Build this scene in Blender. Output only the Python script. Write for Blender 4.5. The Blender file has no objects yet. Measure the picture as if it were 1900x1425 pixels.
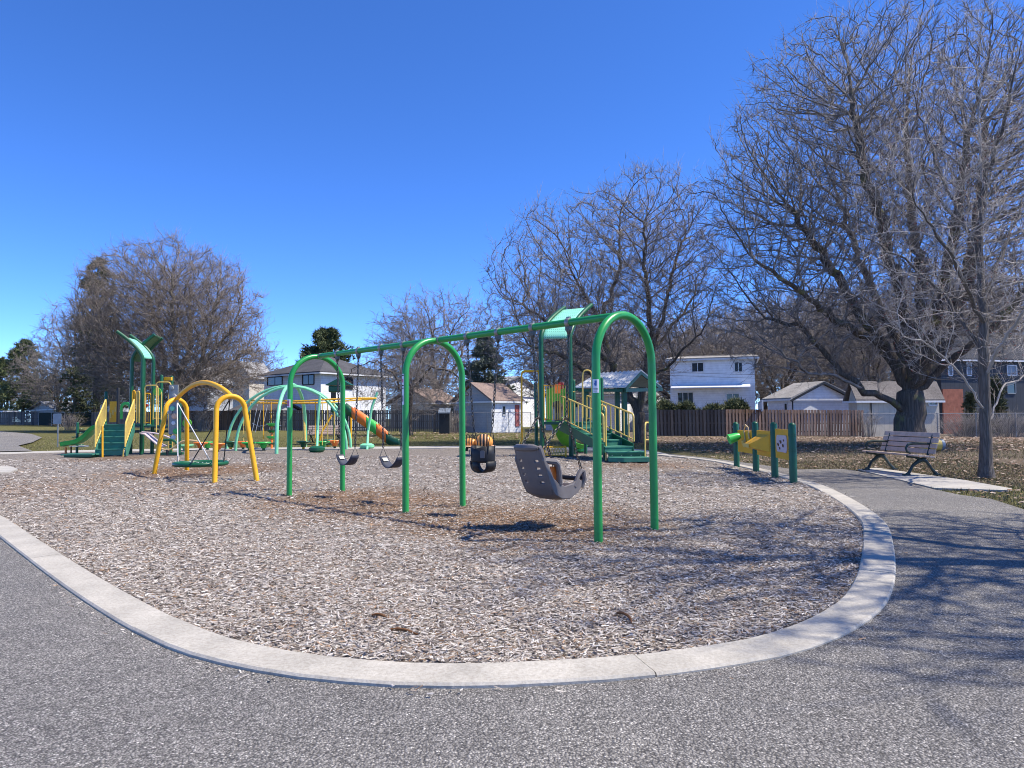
import bpy, bmesh, math, random
import numpy as np
from mathutils import Vector, Matrix

random.seed(7)
rng = np.random.default_rng(11)
SC = bpy.context.scene
COL = SC.collection

# ------------------------------------------------------------------ camera
CAM_H = 1.3
F_PX = 1281.67            # focal length in pixels of a 1900 wide picture
PITCH = 0.04892
ROLL = 0.0085
cam_data = bpy.data.cameras.new("camera")
cam_data.sensor_width = 36.0
cam_data.lens = F_PX / 1900.0 * 36.0
cam_data.clip_start = 0.05
cam_data.clip_end = 3000.0
cam = bpy.data.objects.new("camera", cam_data)
cam.matrix_world = (Matrix.Translation((0, 0, CAM_H)) @ Matrix.Rotation(math.pi / 2 + PITCH, 4, 'X')
                    @ Matrix.Rotation(-ROLL, 4, 'Z'))
COL.objects.link(cam)
SC.camera = cam

# ------------------------------------------------------------------ light
SUN_EL = math.radians(56.0)
SHADOW_AZ = math.radians(175.0)          # direction shadows fall, anticlockwise from +X
sun_vec = Vector((-math.cos(SHADOW_AZ) * math.cos(SUN_EL), -math.sin(SHADOW_AZ) * math.cos(SUN_EL), math.sin(SUN_EL)))
world = bpy.data.worlds.new("World")
SC.world = world
world.use_nodes = True
wn = world.node_tree.nodes
wl = world.node_tree.links
wn.clear()
w_out = wn.new("ShaderNodeOutputWorld")
w_bg = wn.new("ShaderNodeBackground")
sky = wn.new("ShaderNodeTexSky")
sky.sky_type = 'NISHITA'
sky.sun_disc = False
sky.sun_elevation = SUN_EL
sky.sun_rotation = math.atan2(sun_vec.x, sun_vec.y)
sky.altitude = 0.0
sky.air_density = 0.4
sky.dust_density = 0.0
sky.ozone_density = 6.0
w_hsv = wn.new("ShaderNodeHueSaturation")
w_hsv.inputs["Saturation"].default_value = 1.16
w_hsv.inputs["Hue"].default_value = 0.508
w_bg.inputs[1].default_value = 0.15
wl.new(sky.outputs[0], w_hsv.inputs["Color"])
wl.new(w_hsv.outputs[0], w_bg.inputs[0])
wl.new(w_bg.outputs[0], w_out.inputs[0])

sun_data = bpy.data.lights.new("sun", 'SUN')
sun_data.energy = 2.8
sun_data.angle = math.radians(0.5)
sun_data.color = (1.0, 0.92, 0.79)
sun = bpy.data.objects.new("sun", sun_data)
sun.rotation_euler = sun_vec.to_track_quat('Z', 'Y').to_euler()
sun.location = (20, -10, 40)
COL.objects.link(sun)

SC.view_settings.view_transform = 'Standard'
SC.view_settings.look = 'None'
SC.view_settings.gamma = 1.0
SC.view_settings.use_curve_mapping = False
SC.view_settings.exposure = 1.45
SC.cycles.max_bounces = 5
SC.cycles.transparent_max_bounces = 8
SC.cycles.use_denoising = True
SC.cycles.filter_width = 1.0
SC.cycles.denoiser = 'OPENIMAGEDENOISE'
SC.cycles.denoising_input_passes = 'RGB_ALBEDO_NORMAL'
SC.cycles.denoising_prefilter = 'ACCURATE'

# ------------------------------------------------------------------ geometry helpers
def smooth01(a, b, x):
    t = min(1.0, max(0.0, (x - a) / (b - a)))
    return t * t * (3 - 2 * t)

def T(x, y):
    """height of the ground: flat round the playground, tilting gently far behind it"""
    return smooth01(30, 50, y) * (0.1 - 0.012 * min(40.0, max(-75.0, x)))

def ray(px, py):
    x, y = px - 950.0, py - 712.5
    cr, sr = math.cos(ROLL), math.sin(ROLL)
    x, y = cr * x - sr * y, sr * x + cr * y
    c, s = math.cos(PITCH), math.sin(PITCH)
    return Vector((x / F_PX, c + y / F_PX * s, s - y / F_PX * c))

def G(px, py, z=0.0):
    """point of the ground (height z) seen at a place of the photograph"""
    d = ray(px, py)
    return Vector((0, 0, CAM_H)) + d * ((z - CAM_H) / d.z)

def P(px, py, Y):
    """point at distance Y seen at a place of the photograph"""
    d = ray(px, py)
    return Vector((0, 0, CAM_H)) + d * (Y / d.y)

def proj(p):
    X, Y, Z = p[0], p[1], p[2] - CAM_H
    c, s = math.cos(PITCH), math.sin(PITCH)
    d = Y * c + Z * s
    u = -Y * s + Z * c
    x, y = X * F_PX / d, -u * F_PX / d
    cr, sr = math.cos(ROLL), math.sin(ROLL)
    return (950 + cr * x + sr * y, 712.5 - sr * x + cr * y)

def link(o, parent=None):
    COL.objects.link(o)
    if parent is not None:
        o.parent = parent
    return o

def tag(o, label, cat, group=None, kind=None):
    if label: o["label"] = label
    if cat: o["category"] = cat
    if group: o["group"] = group
    if kind: o["kind"] = kind
    return o

def thing(name, label, cat, loc=(0, 0, 0), rotz=0.0, group=None):
    o = bpy.data.objects.new(name, None)
    o.empty_display_size = 0.2
    o.location = loc
    o.rotation_euler = (0, 0, rotz)
    COL.objects.link(o)
    return tag(o, label, cat, group)

class MB:
    """collects shapes of ONE part and links them as one mesh object"""
    def __init__(self, off=(0, 0, 0)):
        self.v, self.f, self.off = [], [], Vector(off)
    def add(self, vs, fs):
        n = len(self.v)
        self.v += [tuple(Vector(p) - self.off) for p in vs]
        self.f += [tuple(i + n for i in q) for q in fs]
        return self
    def box(self, c, s, rz=0.0, R=None):
        c = Vector(c)
        M = R if R is not None else Matrix.Rotation(rz, 3, 'Z')
        vs = [c + M @ Vector((sx * s[0] / 2, sy * s[1] / 2, sz * s[2] / 2))
              for sx in (-1, 1) for sy in (-1, 1) for sz in (-1, 1)]
        return self.add(vs, [(0, 1, 3, 2), (4, 6, 7, 5), (0, 4, 5, 1), (2, 3, 7, 6), (0, 2, 6, 4), (1, 5, 7, 3)])
    def beam(self, a, b, w, h, up=(0, 0, 1)):
        """square bar from a to b, w wide and h high"""
        a, b = Vector(a), Vector(b)
        d = (b - a); L = d.length
        d.normalize()
        s = d.cross(Vector(up))
        if s.length < 1e-4: s = d.cross(Vector((1, 0, 0)))
        s.normalize(); u = s.cross(d)
        M = Matrix((d, s, u)).transposed()
        return self.box((a + b) / 2, (L, w, h), R=M)
    def tube(self, pts, r, n=10, cap=True, closed=False):
        pts = [Vector(p) for p in pts]
        m = len(pts)
        rs = r if isinstance(r, (list, tuple)) else [r] * m
        tang = []
        for i in range(m):
            if closed: t = pts[(i + 1) % m] - pts[i - 1]
            else: t = pts[min(i + 1, m - 1)] - pts[max(i - 1, 0)]
            tang.append(t.normalized() if t.length > 1e-9 else Vector((0, 0, 1)))
        ref = Vector((0, 0, 1)) if abs(tang[0].z) < 0.9 else Vector((1, 0, 0))
        nrm = (ref - tang[0] * ref.dot(tang[0])).normalized()
        vs, fs = [], []
        for i in range(m):
            nrm = nrm - tang[i] * nrm.dot(tang[i])
            if nrm.length < 1e-6:
                nrm = tang[i].orthogonal()
            nrm.normalize()
            bi = tang[i].cross(nrm)
            for k in range(n):
                a = 2 * math.pi * k / n
                vs.append(pts[i] + (nrm * math.cos(a) + bi * math.sin(a)) * rs[i])
        for i in range(m if closed else m - 1):
            j = (i + 1) % m
            for k in range(n):
                k2 = (k + 1) % n
                fs.append((i * n + k, i * n + k2, j * n + k2, j * n + k))
        if cap and not closed:
            fs.append(tuple(range(n - 1, -1, -1)))
            fs.append(tuple((m - 1) * n + k for k in range(n)))
        return self.add(vs, fs)
    def post(self, b, h, r, n=12, dome=True):
        """upright post with a rounded cap"""
        b = Vector(b)
        pts = [b, b + Vector((0, 0, h - (r * 0.8 if dome else 0)))]
        rs = [r, r]
        if dome:
            for a in (0.35, 0.7, 0.95):
                pts.append(b + Vector((0, 0, h - r * 0.8 + r * 0.8 * math.sin(a * math.pi / 2))))
                rs.append(max(0.004, r * math.cos(a * math.pi / 2)))
        return self.tube(pts, rs, n)
    def prism(self, poly, vec):
        poly = [Vector(p) for p in poly]; vec = Vector(vec); n = len(poly)
        vs = poly + [p + vec for p in poly]
        fs = [tuple(range(n - 1, -1, -1)), tuple(range(n, 2 * n))]
        fs += [(i, (i + 1) % n, n + (i + 1) % n, n + i) for i in range(n)]
        return self.add(vs, fs)
    def lathe(self, c, prof, n=16, M=None):
        """prof: list of (radius, height) turned about local z"""
        c = Vector(c); M = M or Matrix.Identity(3)
        vs, fs = [], []
        for (r, z) in prof:
            for k in range(n):
                a = 2 * math.pi * k / n
                vs.append(c + M @ Vector((r * math.cos(a), r * math.sin(a), z)))
        for i in range(len(prof) - 1):
            for k in range(n):
                k2 = (k + 1) % n
                fs.append((i * n + k, i * n + k2, (i + 1) * n + k2, (i + 1) * n + k))
        fs.append(tuple(range(n - 1, -1, -1)))
        fs.append(tuple((len(prof) - 1) * n + k for k in range(n)))
        return self.add(vs, fs)
    def sheet(self, rows):
        """grid surface from rows of points"""
        n = len(rows[0])
        vs = [p for r in rows for p in r]
        fs = [(i * n + k, i * n + k + 1, (i + 1) * n + k + 1, (i + 1) * n + k)
              for i in range(len(rows) - 1) for k in range(n - 1)]
        return self.add(vs, fs)
    def mesh(self, name, mt=None, smooth=False):
        me = bpy.data.meshes.new(name)
        me.from_pydata(self.v, [], self.f)
        if mt: me.materials.append(mt)
        if smooth:
            me.polygons.foreach_set("use_smooth", [True] * len(me.polygons))
            try: me.set_sharp_from_angle(angle=math.radians(40))
            except Exception: pass
        me.update()
        return me
    def build(self, name, mt, parent=None, smooth=False, bev=0.0, solid=0.0, loc=None):
        o = bpy.data.objects.new(name, self.mesh(name, mt, smooth))
        link(o, parent)
        if loc is not None: o.location = loc
        if solid:
            m = o.modifiers.new("solid", 'SOLIDIFY'); m.thickness = solid; m.offset = 0.0
        if bev:
            m = o.modifiers.new("bevel", 'BEVEL'); m.width = bev; m.segments = 2; m.limit_method = 'ANGLE'
        return o

def np_mesh(name, verts, faces_tri=None, faces_quad=None, mt=None, smooth=False, col=None):
    """fast mesh from numpy arrays"""
    me = bpy.data.meshes.new(name)
    parts = []
    loops, starts, totals = [], [], []
    st = 0
    for fa in (faces_quad, faces_tri):
        if fa is None or len(fa) == 0: continue
        k = fa.shape[1]
        loops.append(fa.astype(np.int32).ravel())
        starts.append(st + np.arange(len(fa), dtype=np.int32) * k)
        totals.append(np.full(len(fa), k, np.int32))
        st += fa.size
    loops = np.concatenate(loops); starts = np.concatenate(starts); totals = np.concatenate(totals)
    me.vertices.add(len(verts)); me.vertices.foreach_set("co", verts.astype(np.float32).ravel())
    me.loops.add(len(loops)); me.loops.foreach_set("vertex_index", loops)
    me.polygons.add(len(starts)); me.polygons.foreach_set("loop_start", starts)
    me.polygons.foreach_set("loop_total", totals)
    if smooth: me.polygons.foreach_set("use_smooth", np.ones(len(starts), bool))
    me.update(calc_edges=True)
    if col is not None:
        a = me.attributes.new("tint", 'FLOAT_COLOR', 'POINT')
        c4 = np.ones((len(verts), 4), np.float32); c4[:, :3] = col
        a.data.foreach_set("color", c4.ravel())
    if mt: me.materials.append(mt)
    return me

def copy_tree(o, parent=None):
    c = o.copy()
    COL.objects.link(c)
    if parent is not None: c.parent = parent
    for ch in list(o.children):
        copy_tree(ch, c)
    return c

# ------------------------------------------------------------------ materials
def lin(r, g, b, k=0.8):
    def f(c):
        c /= 255.0
        return (c / 12.92 if c <= 0.04045 else ((c + 0.055) / 1.055) ** 2.4) * k
    return (f(r), f(g), f(b), 1.0)

class NT:
    def __init__(self, name):
        self.m = bpy.data.materials.new(name); self.m.use_nodes = True
        self.t = self.m.node_tree; self.n = self.t.nodes; self.l = self.t.links
        self.b = self.n["Principled BSDF"]
        self.tc = self.n.new("ShaderNodeTexCoord")
    def node(self, typ, **kw):
        o = self.n.new(typ)
        for k, v in kw.items():
            if k.startswith("i_"): o.inputs[k[2:].replace("_", " ")].default_value = v
            else: setattr(o, k, v)
        return o
    def noise(self, scale, detail=4.0, rough=0.55, vec=None):
        o = self.node("ShaderNodeTexNoise", i_Scale=scale, i_Detail=detail, i_Roughness=rough)
        self.l.new(vec or self.tc.outputs["Object"], o.inputs["Vector"])
        return o
    def voro(self, scale, feature='F1', vec=None, rand=1.0):
        o = self.node("ShaderNodeTexVoronoi", feature=feature, i_Scale=scale, i_Randomness=rand)
        self.l.new(vec or self.tc.outputs["Object"], o.inputs["Vector"])
        return o
    def mapping(self, scale=(1, 1, 1), rot=(0, 0, 0)):
        o = self.node("ShaderNodeMapping")
        o.inputs["Scale"].default_value = scale; o.inputs["Rotation"].default_value = rot
        self.l.new(self.tc.outputs["Object"], o.inputs["Vector"])
        return o.outputs[0]
    def ramp(self, fac, stops):
        o = self.node("ShaderNodeValToRGB")
        e = o.color_ramp.elements
        while len(e) < len(stops): e.new(0.5)
        for q, (p, c) in zip(e, stops):
            q.position = p; q.color = c if len(c) == 4 else (*c, 1)
        self.l.new(fac, o.inputs[0])
        return o.outputs[0]
    def mix(self, fac, a, b, mode='MIX'):
        o = self.node("ShaderNodeMix", data_type='RGBA', blend_type=mode)
        for sock, val in ((o.inputs[0], fac), (o.inputs[6], a), (o.inputs[7], b)):
            if hasattr(val, "is_output"): self.l.new(val, sock)
            else: sock.default_value = val
        return o.outputs[2]
    def math(self, op, a, b=None):
        o = self.node("ShaderNodeMath", operation=op)
        for s, v in ((o.inputs[0], a), (o.inputs[1], b)):
            if v is None: continue
            if hasattr(v, "is_output"): self.l.new(v, s)
            else: s.default_value = v
        return o.outputs[0]
    def bump(self, h, strength=0.3, dist=0.02, normal=None):
        o = self.node("ShaderNodeBump", i_Strength=strength, i_Distance=dist)
        self.l.new(h, o.inputs["Height"])
        if normal is not None: self.l.new(normal, o.inputs["Normal"])
        self.l.new(o.outputs[0], self.b.inputs["Normal"])
        return o.outputs[0]
    def color(self, c):
        s = self.b.inputs["Base Color"]
        if hasattr(c, "is_output"): self.l.new(c, s)
        else: s.default_value = c
    def set(self, rough=0.6, spec=0.4, metal=0.0):
        self.b.inputs["Roughness"].default_value = rough
        self.b.inputs["Specular IOR Level"].default_value = spec
        self.b.inputs["Metallic"].default_value = metal
        return self.m

def plain(name, c, rough=0.5, spec=0.4, metal=0.0, var=0.12, scale=6.0, bump=0.0, bscale=60.0):
    """paint / plastic / metal with slight fading and grime"""
    t = NT(name)
    n = t.noise(scale, 5.0, 0.6)
    dk = tuple(x * (1 - var * 1.3) for x in c[:3]) + (1,)
    lt = tuple(min(1, x * (1 + var) + 0.01 * var) for x in c[:3]) + (1,)
    t.color(t.ramp(n.outputs[0], [(0.3, dk), (0.7, lt)]))
    r = t.ramp(n.outputs[0], [(0.3, (rough - .06,) * 3), (0.75, (rough + .1,) * 3)])
    t.set(rough, spec, metal)
    t.l.new(r, t.b.inputs["Roughness"])
    if bump:
        b = t.noise(bscale, 3.0)
        t.bump(b.outputs[0], bump, 0.01)
    return t.m

def lapped(name, c, axis=2, period=0.13, var=0.1, line=0.55, rough=0.7):
    """painted siding or boards with shadow lines at a fixed pitch"""
    t = NT(name)
    sep = t.node("ShaderNodeSeparateXYZ"); t.l.new(t.tc.outputs["Object"], sep.inputs[0])
    fr = t.math('FRACT', t.math('DIVIDE', sep.outputs[axis], period))
    n = t.noise(3.0, 6.0)
    base = t.ramp(n.outputs[0], [(0.3, tuple(x * (1 - var) for x in c[:3])), (0.7, tuple(min(1, x * (1 + var)) for x in c[:3]))])
    ln = t.ramp(fr, [(0.0, (line,) * 3), (0.10, (1, 1, 1)), (1.0, (1, 1, 1))])
    t.color(t.mix(1.0, base, ln, 'MULTIPLY'))
    return t.set(rough, 0.3)

def wood(name, c, dark=0.45, rough=0.8):
    t = NT(name)
    v = t.mapping((6, 6, 0.7))
    n = t.noise(4.0, 6.0, 0.65, v)
    oi = t.node("ShaderNodeObjectInfo")
    base = t.ramp(n.outputs[0], [(0.25, tuple(x * dark for x in c[:3])), (0.7, c[:3])])
    hue = t.ramp(oi.outputs["Random"], [(0, (0.62, 0.58, 0.56)), (0.5, (1, 1, 1)), (1, (1.25, 1.12, 1.0))])
    t.color(t.mix(1.0, base, hue, 'MULTIPLY'))
    t.bump(n.outputs[0], 0.4, 0.01)
    return t.set(rough, 0.2)

def bark(name, c, lichen=None, sc=1.0):
    t = NT(name)
    v = t.mapping((12 * sc, 12 * sc, 0.9 * sc))
    n = t.noise(2.2, 7.0, 0.7, v)
    vo = t.voro(1.6, 'DISTANCE_TO_EDGE', v)
    f = t.math('MULTIPLY', n.outputs[0], t.ramp(vo.outputs[0], [(0.0, (.6,) * 3), (0.18, (1, 1, 1))]))
    base = t.ramp(f, [(0.15, tuple(x * 0.35 for x in c[:3])), (0.6, c[:3])])
    if lichen:
        big = t.noise(1.7, 5.0)
        base = t.mix(t.ramp(big.outputs[0], [(0.56, (0, 0, 0)), (0.66, (1, 1, 1))]), base, lichen)
    t.color(base)
    t.bump(f, 0.9, 0.05)
    return t.set(0.9, 0.1)

M = {}
M["green"] = plain("green_paint", lin(43, 158, 76, .82), .34, .5, var=.06, scale=3)
M["dkgreen"] = plain("dark_green_paint", lin(18, 92, 58, .8), .4, .5, var=.12)
M["step"] = plain("teal_step_coating", lin(66, 132, 112, .8), .7, .3, var=.18, scale=4, bump=.15)
M["lime"] = plain("lime_plastic", lin(110, 200, 60, .8), .4, .5, var=.1)
M["slidegreen"] = plain("green_plastic", lin(62, 196, 86, .85), .35, .5, var=.1)
M["mint"] = plain("mint_paint", lin(140, 228, 178, .8), .42, .5, var=.08)
M["yellow"] = plain("yellow_paint", lin(246, 182, 38, .85), .46, .35, var=.08, scale=3)
M["paleyellow"] = plain("pale_yellow_paint", lin(240, 205, 105, .8), .42, .5, var=.1)
M["orange"] = plain("orange_plastic", lin(240, 125, 45, .85), .4, .5, var=.1)
M["red"] = plain("red_plastic", lin(220, 70, 40, .8), .4, .5)
M["black"] = plain("black_rubber", lin(40, 42, 46, .7), .55, .35, var=.2)
M["rubber"] = plain("dark_rubber", lin(66, 70, 84, .8), .6, .35, var=.2)
M["steel"] = plain("galvanised_steel", lin(170, 168, 162, .7), .42, .5, .6, var=.2, scale=20)
M["chain"] = plain("chain_steel", lin(120, 116, 110, .6), .45, .5, .75, var=.35, scale=30)
M["seatgrey"] = plain("grey_moulded_plastic", lin(120, 114, 112, .8), .5, .4, var=.08, bump=.05, bscale=200)
M["sticker"] = plain("white_sticker", lin(235, 236, 238, .85), .4, .5, var=.04)
M["stickblue"] = plain("blue_print", lin(60, 110, 180, .8), .4, .5)
M["stickpink"] = plain("pink_print", lin(225, 120, 150, .8), .4, .5)
M["white"] = plain("white_paint", lin(232, 234, 236, .82), .5, .4, var=.06)
M["pinkwhite"] = plain("faded_pink_plastic", lin(226, 205, 205, .8), .5, .4, var=.08)
M["peach"] = plain("peach_plastic", lin(240, 190, 150, .8), .5, .4)
M["tan"] = plain("tan_paint", lin(222, 190, 140, .8), .5, .4)
M["stonegrey"] = plain("grey_grip", lin(165, 170, 170, .7), .7, .3)
M["slat"] = plain("pinkish_recycled_slat", lin(205, 182, 164, .85), .7, .3, var=.15, scale=9)
M["iron"] = plain("dark_green_cast_iron", lin(34, 58, 54, .7), .5, .5, var=.25)
M["roofmetal"] = plain("pale_metal_roof", lin(228, 228, 225, .88), .45, .5, .0, var=.12, scale=3)
M["rope"] = plain("white_rope", lin(220, 222, 225, .8), .8, .2)
M["glass"] = plain("window_glass", lin(44, 52, 60, .6), .08, .6, var=.3, scale=.8)
M["signback"] = plain("sign_back", lin(150, 162, 172, .7), .5, .4, .3)
M["brown"] = plain("brown_plastic", lin(120, 80, 45, .7), .6, .3)

# windows of occupied rooms are dark glass in pale frames
# ------------------------------------------------------------------ ground
def in_poly(x, y, poly):
    """vectorised point in polygon"""
    x = np.asarray(x); y = np.asarray(y)
    ins = np.zeros(x.shape, bool)
    n = len(poly)
    for i in range(n):
        x1, y1 = poly[i]; x2, y2 = poly[(i + 1) % n]
        if y1 == y2: continue
        c = ((y1 > y) != (y2 > y)) & (x < (x2 - x1) * (y - y1) / (y2 - y1) + x1)
        ins ^= c
    return ins

def catmull(pts, step=0.15, closed=True):
    out = []
    n = len(pts)
    for i in range(n if closed else n - 1):
        p0, p1, p2, p3 = (np.array(pts[(i + k) % n] if closed else pts[min(max(i + k, 0), n - 1)], float) for k in (-1, 0, 1, 2))
        m = max(1, int(np.linalg.norm(p2 - p1) / step))
        for j in range(m):
            t = j / m
            out.append(0.5 * ((2 * p1) + (-p0 + p2) * t + (2 * p0 - 5 * p1 + 4 * p2 - p3) * t * t + (-p0 + 3 * p1 - 3 * p2 + p3) * t ** 3))
    if not closed: out.append(np.array(pts[-1], float))
    return np.array(out)

def GT(px, py, lift=0.0):
    """first place where the line of sight meets the ground, slopes included"""
    Y = 4.0
    while Y < 250:
        p = P(px, py, Y)
        if p.z <= T(p.x, Y) + lift: return p
        Y += 0.1
    return p

KZ = 0.03
MZ = 0.004
inner_px = [(0, 954), (76, 1002), (180, 1066), (284, 1123), (360, 1158), (426, 1182), (521, 1203), (616, 1217), (758, 1228),
            (890, 1229), (1000, 1225), (1142, 1216), (1284, 1199), (1379, 1184), (1450, 1165), (1512, 1139), (1564, 1104),
            (1592, 1056), (1601, 1004), (1597, 966), (1568, 938), (1530, 914), (1497, 898), (1450, 884), (1406, 872),
            (1350, 860), (1310, 853), (1237, 845), (1150, 838), (1060, 834)]
loop = [tuple(G(px, py, KZ)[:2]) for px, py in inner_px]
rear = [(-0.5, 29.6), (-5, 29.9), (-10, 29.9), (-15, 29.6), (-19, 28.8), (-22, 26.6), (-22.4, 23.5), (-18.4, 19.6), (-13.2, 15.4), (-9.5, 12.0)]
loop = catmull(loop + rear, 0.12)
# evenly spaced
seg = np.linalg.norm(np.roll(loop, -1, 0) - loop, axis=1)
cum = np.concatenate([[0], np.cumsum(seg)])
PER = cum[-1]
def loop_at(s):
    s = np.mod(s, PER)
    ext = np.vstack([loop, loop[:1]])
    return np.stack([np.interp(s, cum, ext[:, 0]), np.interp(s, cum, ext[:, 1])], -1)
def loop_nrm(s):
    d = loop_at(s + 0.15) - loop_at(s - 0.15)
    d /= np.linalg.norm(d, axis=-1, keepdims=True) + 1e-9
    return np.stack([d[..., 1], -d[..., 0]], -1)     # outward for an anticlockwise loop
area2 = np.sum(loop[:, 0] * np.roll(loop[:, 1], -1) - np.roll(loop[:, 0], -1) * loop[:, 1])
SGN = 1.0 if area2 > 0 else -1.0
mulch_poly = [tuple(p) for p in loop[::3]]

# materials of the ground
def mat_grass():
    t = NT("dormant_lawn")
    n1 = t.noise(0.35, 5.0, 0.6); n2 = t.noise(14.0, 4.0, 0.7); n3 = t.noise(60.0, 3.0, 0.7)
    att = t.node("ShaderNodeAttribute", attribute_name="tint")
    green = t.ramp(n2.outputs[0], [(0.3, (.075, .085, .025)), (0.5, (.17, .17, .062)), (0.72, (.31, .27, .14))])
    straw = t.ramp(n2.outputs[0], [(0.28, (.085, .065, .045)), (0.5, (.22, .175, .125)), (0.7, (.38, .315, .24))])
    m = t.math('ADD', t.math('MULTIPLY', n1.outputs[0], 0.9), t.math('SUBTRACT', att.outputs["Fac"], 0.55))
    f = t.ramp(m, [(0.32, (0, 0, 0)), (0.62, (1, 1, 1))])
    c = t.mix(f, green, straw)
    c = t.mix(t.ramp(n3.outputs[0], [(0.35, (.0, .0, .0)), (0.65, (1, 1, 1))]), t.mix(1.0, c, (.55, .52, .5, 1), 'MULTIPLY'), c)
    t.color(c)
    t.bump(t.math('ADD', n2.outputs[0], n3.outputs[0]), 0.9, 0.06)
    return t.set(0.95, 0.1)

def mat_asphalt():
    t = NT("weathered_asphalt")
    v1 = t.voro(95.0); v2 = t.voro(170.0)
    big = t.noise(0.5, 5.0, 0.6); mid = t.noise(5.0, 5.0, 0.7)
    stone = t.ramp(v1.outputs["Color"], [(0.0, (.135, .128, .118)), (0.45, (.255, .243, .225)), (0.8, (.385, .365, .335)), (0.97, (.66, .625, .57))])
    fine = t.ramp(v2.outputs["Color"], [(0.0, (.55,) * 3), (0.6, (1.0,) * 3), (1.0, (1.35,) * 3)])
    c = t.mix(1.0, stone, fine, 'MULTIPLY')
    gap = t.ramp(v1.outputs["Distance"], [(0.25, (1, 1, 1)), (0.75, (.42, .42, .43))])
    c = t.mix(1.0, c, gap, 'MULTIPLY')
    c = t.mix(1.0, c, t.ramp(big.outputs[0], [(0.3, (.86, .86, .88)), (0.7, (1.13, 1.12, 1.10))]), 'MULTIPLY')
    c = t.mix(1.0, c, t.ramp(mid.outputs[0], [(0.3, (.88,) * 3), (0.7, (1.12,) * 3)]), 'MULTIPLY')
    t.color(c)
    h = t.math('SUBTRACT', 1.0, v1.outputs["Distance"])
    t.bump(t.math('ADD', h, t.math('MULTIPLY', v2.outputs["Color"], 0.5)), 0.75, 0.012)
    return t.set(0.85, 0.25)

def mat_concrete(name="pale_concrete", c=(.42, .395, .345)):
    t = NT(name)
    n1 = t.noise(2.2, 6.0, 0.65); n2 = t.noise(45.0, 4.0, 0.7); v = t.voro(120.0)
    base = t.ramp(n1.outputs[0], [(0.3, tuple(x * .78 for x in c)), (0.65, tuple(x * 1.1 for x in c))])
    c2 = t.mix(1.0, base, t.ramp(n2.outputs[0], [(0.3, (.78, .76, .74)), (0.6, (1.05,) * 3)]), 'MULTIPLY')
    c2 = t.mix(1.0, c2, t.ramp(v.outputs["Distance"], [(0.08, (.62,) * 3), (0.2, (1,) * 3)]), 'MULTIPLY')
    t.color(c2)
    t.bump(n2.outputs[0], 0.35, 0.01)
    return t.set(0.85, 0.25)

def mat_mulch():
    t = NT("wood_chip_bed")
    va = t.mapping((1, 2.6, 1), (0, 0, 0.5)); vb = t.mapping((2.4, 1, 1), (0, 0, -0.4))
    a = t.voro(32.0, vec=va); b = t.voro(38.0, vec=vb); n = t.noise(0.8, 5.0); nn = t.noise(9.0, 4.0, .7)
    att = t.node("ShaderNodeAttribute", attribute_name="tint")
    pale = t.ramp(a.outputs["Color"], [(0.05, (.11, .09, .077)), (0.35, (.20, .17, .145)), (0.65, (.35, .31, .275)), (0.95, (.58, .545, .50))])
    brown = t.ramp(b.outputs["Color"], [(0.05, (.055, .033, .02)), (0.4, (.19, .115, .07)), (0.7, (.30, .20, .13)), (0.95, (.45, .35, .26))])
    f = t.math('ADD', att.outputs["Fac"], t.math('MULTIPLY', t.math('SUBTRACT', nn.outputs[0], 0.5), 0.5))
    c = t.mix(t.ramp(f, [(0.2, (0, 0, 0)), (0.8, (1, 1, 1))]), pale, brown)
    c = t.mix(1.0, c, t.ramp(a.outputs["Distance"], [(0.3, (1.05,) * 3), (0.8, (.62, .6, .58))]), 'MULTIPLY')
    t.color(c)
    t.bump(t.math('ADD', a.outputs["Color"], b.outputs["Color"]), 0.9, 0.03)
    return t.set(0.9, 0.15)

def mat_tint(name, rough=0.85, trans=0.0):
    t = NT(name)
    att = t.node("ShaderNodeAttribute", attribute_name="tint")
    n = t.noise(40.0, 3.0, .6)
    t.color(t.mix(1.0, att.outputs["Color"], t.ramp(n.outputs[0], [(0.3, (.75,) * 3), (0.7, (1.15,) * 3)]), 'MULTIPLY'))
    return t.set(rough, 0.15)

M["grass"] = mat_grass(); M["asphalt"] = mat_asphalt(); M["concrete"] = mat_concrete()
M["walk"] = mat_concrete("walkway_concrete", (.42, .40, .36))
M["mulch"] = mat_mulch(); M["chip"] = mat_tint("weathered_chip"); M["leaf"] = mat_tint("dry_leaf"); M["blade"] = mat_tint("grass_blade")

# terrain sheet out to the horizon
gx = np.concatenate([np.linspace(-1500, -100, 14), np.linspace(-90, 60, 61), np.linspace(75, 1500, 14)])
gy = np.concatenate([np.linspace(-300, -10, 8), np.linspace(-5, 120, 64), np.linspace(140, 2400, 18)])
X, Y = np.meshgrid(gx, gy)
Z = np.array([[T(x, y) for x in gx] for y in gy]) - 0.02
Z += 0.015 * np.sin(X * 0.31 + Y * 0.17) * np.clip((Y - 34) / 20, 0, 1) * (Y < 200)
Z[in_poly(X, Y, mulch_poly)] = -0.2
vs = np.stack([X, Y, Z], -1).reshape(-1, 3)
nx, ny = len(gx), len(gy)
ii = (np.arange(ny - 1)[:, None] * nx + np.arange(nx - 1)[None]).ravel()
quads = np.stack([ii, ii + 1, ii + nx + 1, ii + nx], -1)
litter = np.clip((X - 2) / 8, 0, 1) * np.clip((Y - 8) / 8, 0, 1) * 0.9 + np.clip((X + 14) / 6, 0, 1) * np.clip((Y - 36) / 6, 0, 1) * 0.35
litter = np.clip(litter, 0, 1)
me = np_mesh("lawn", vs, faces_quad=quads, mt=M["grass"], smooth=True, col=np.repeat(litter.reshape(-1, 1), 3, 1))
lawn = link(bpy.data.objects.new("lawn", me)); lawn["kind"] = "structure"

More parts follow.
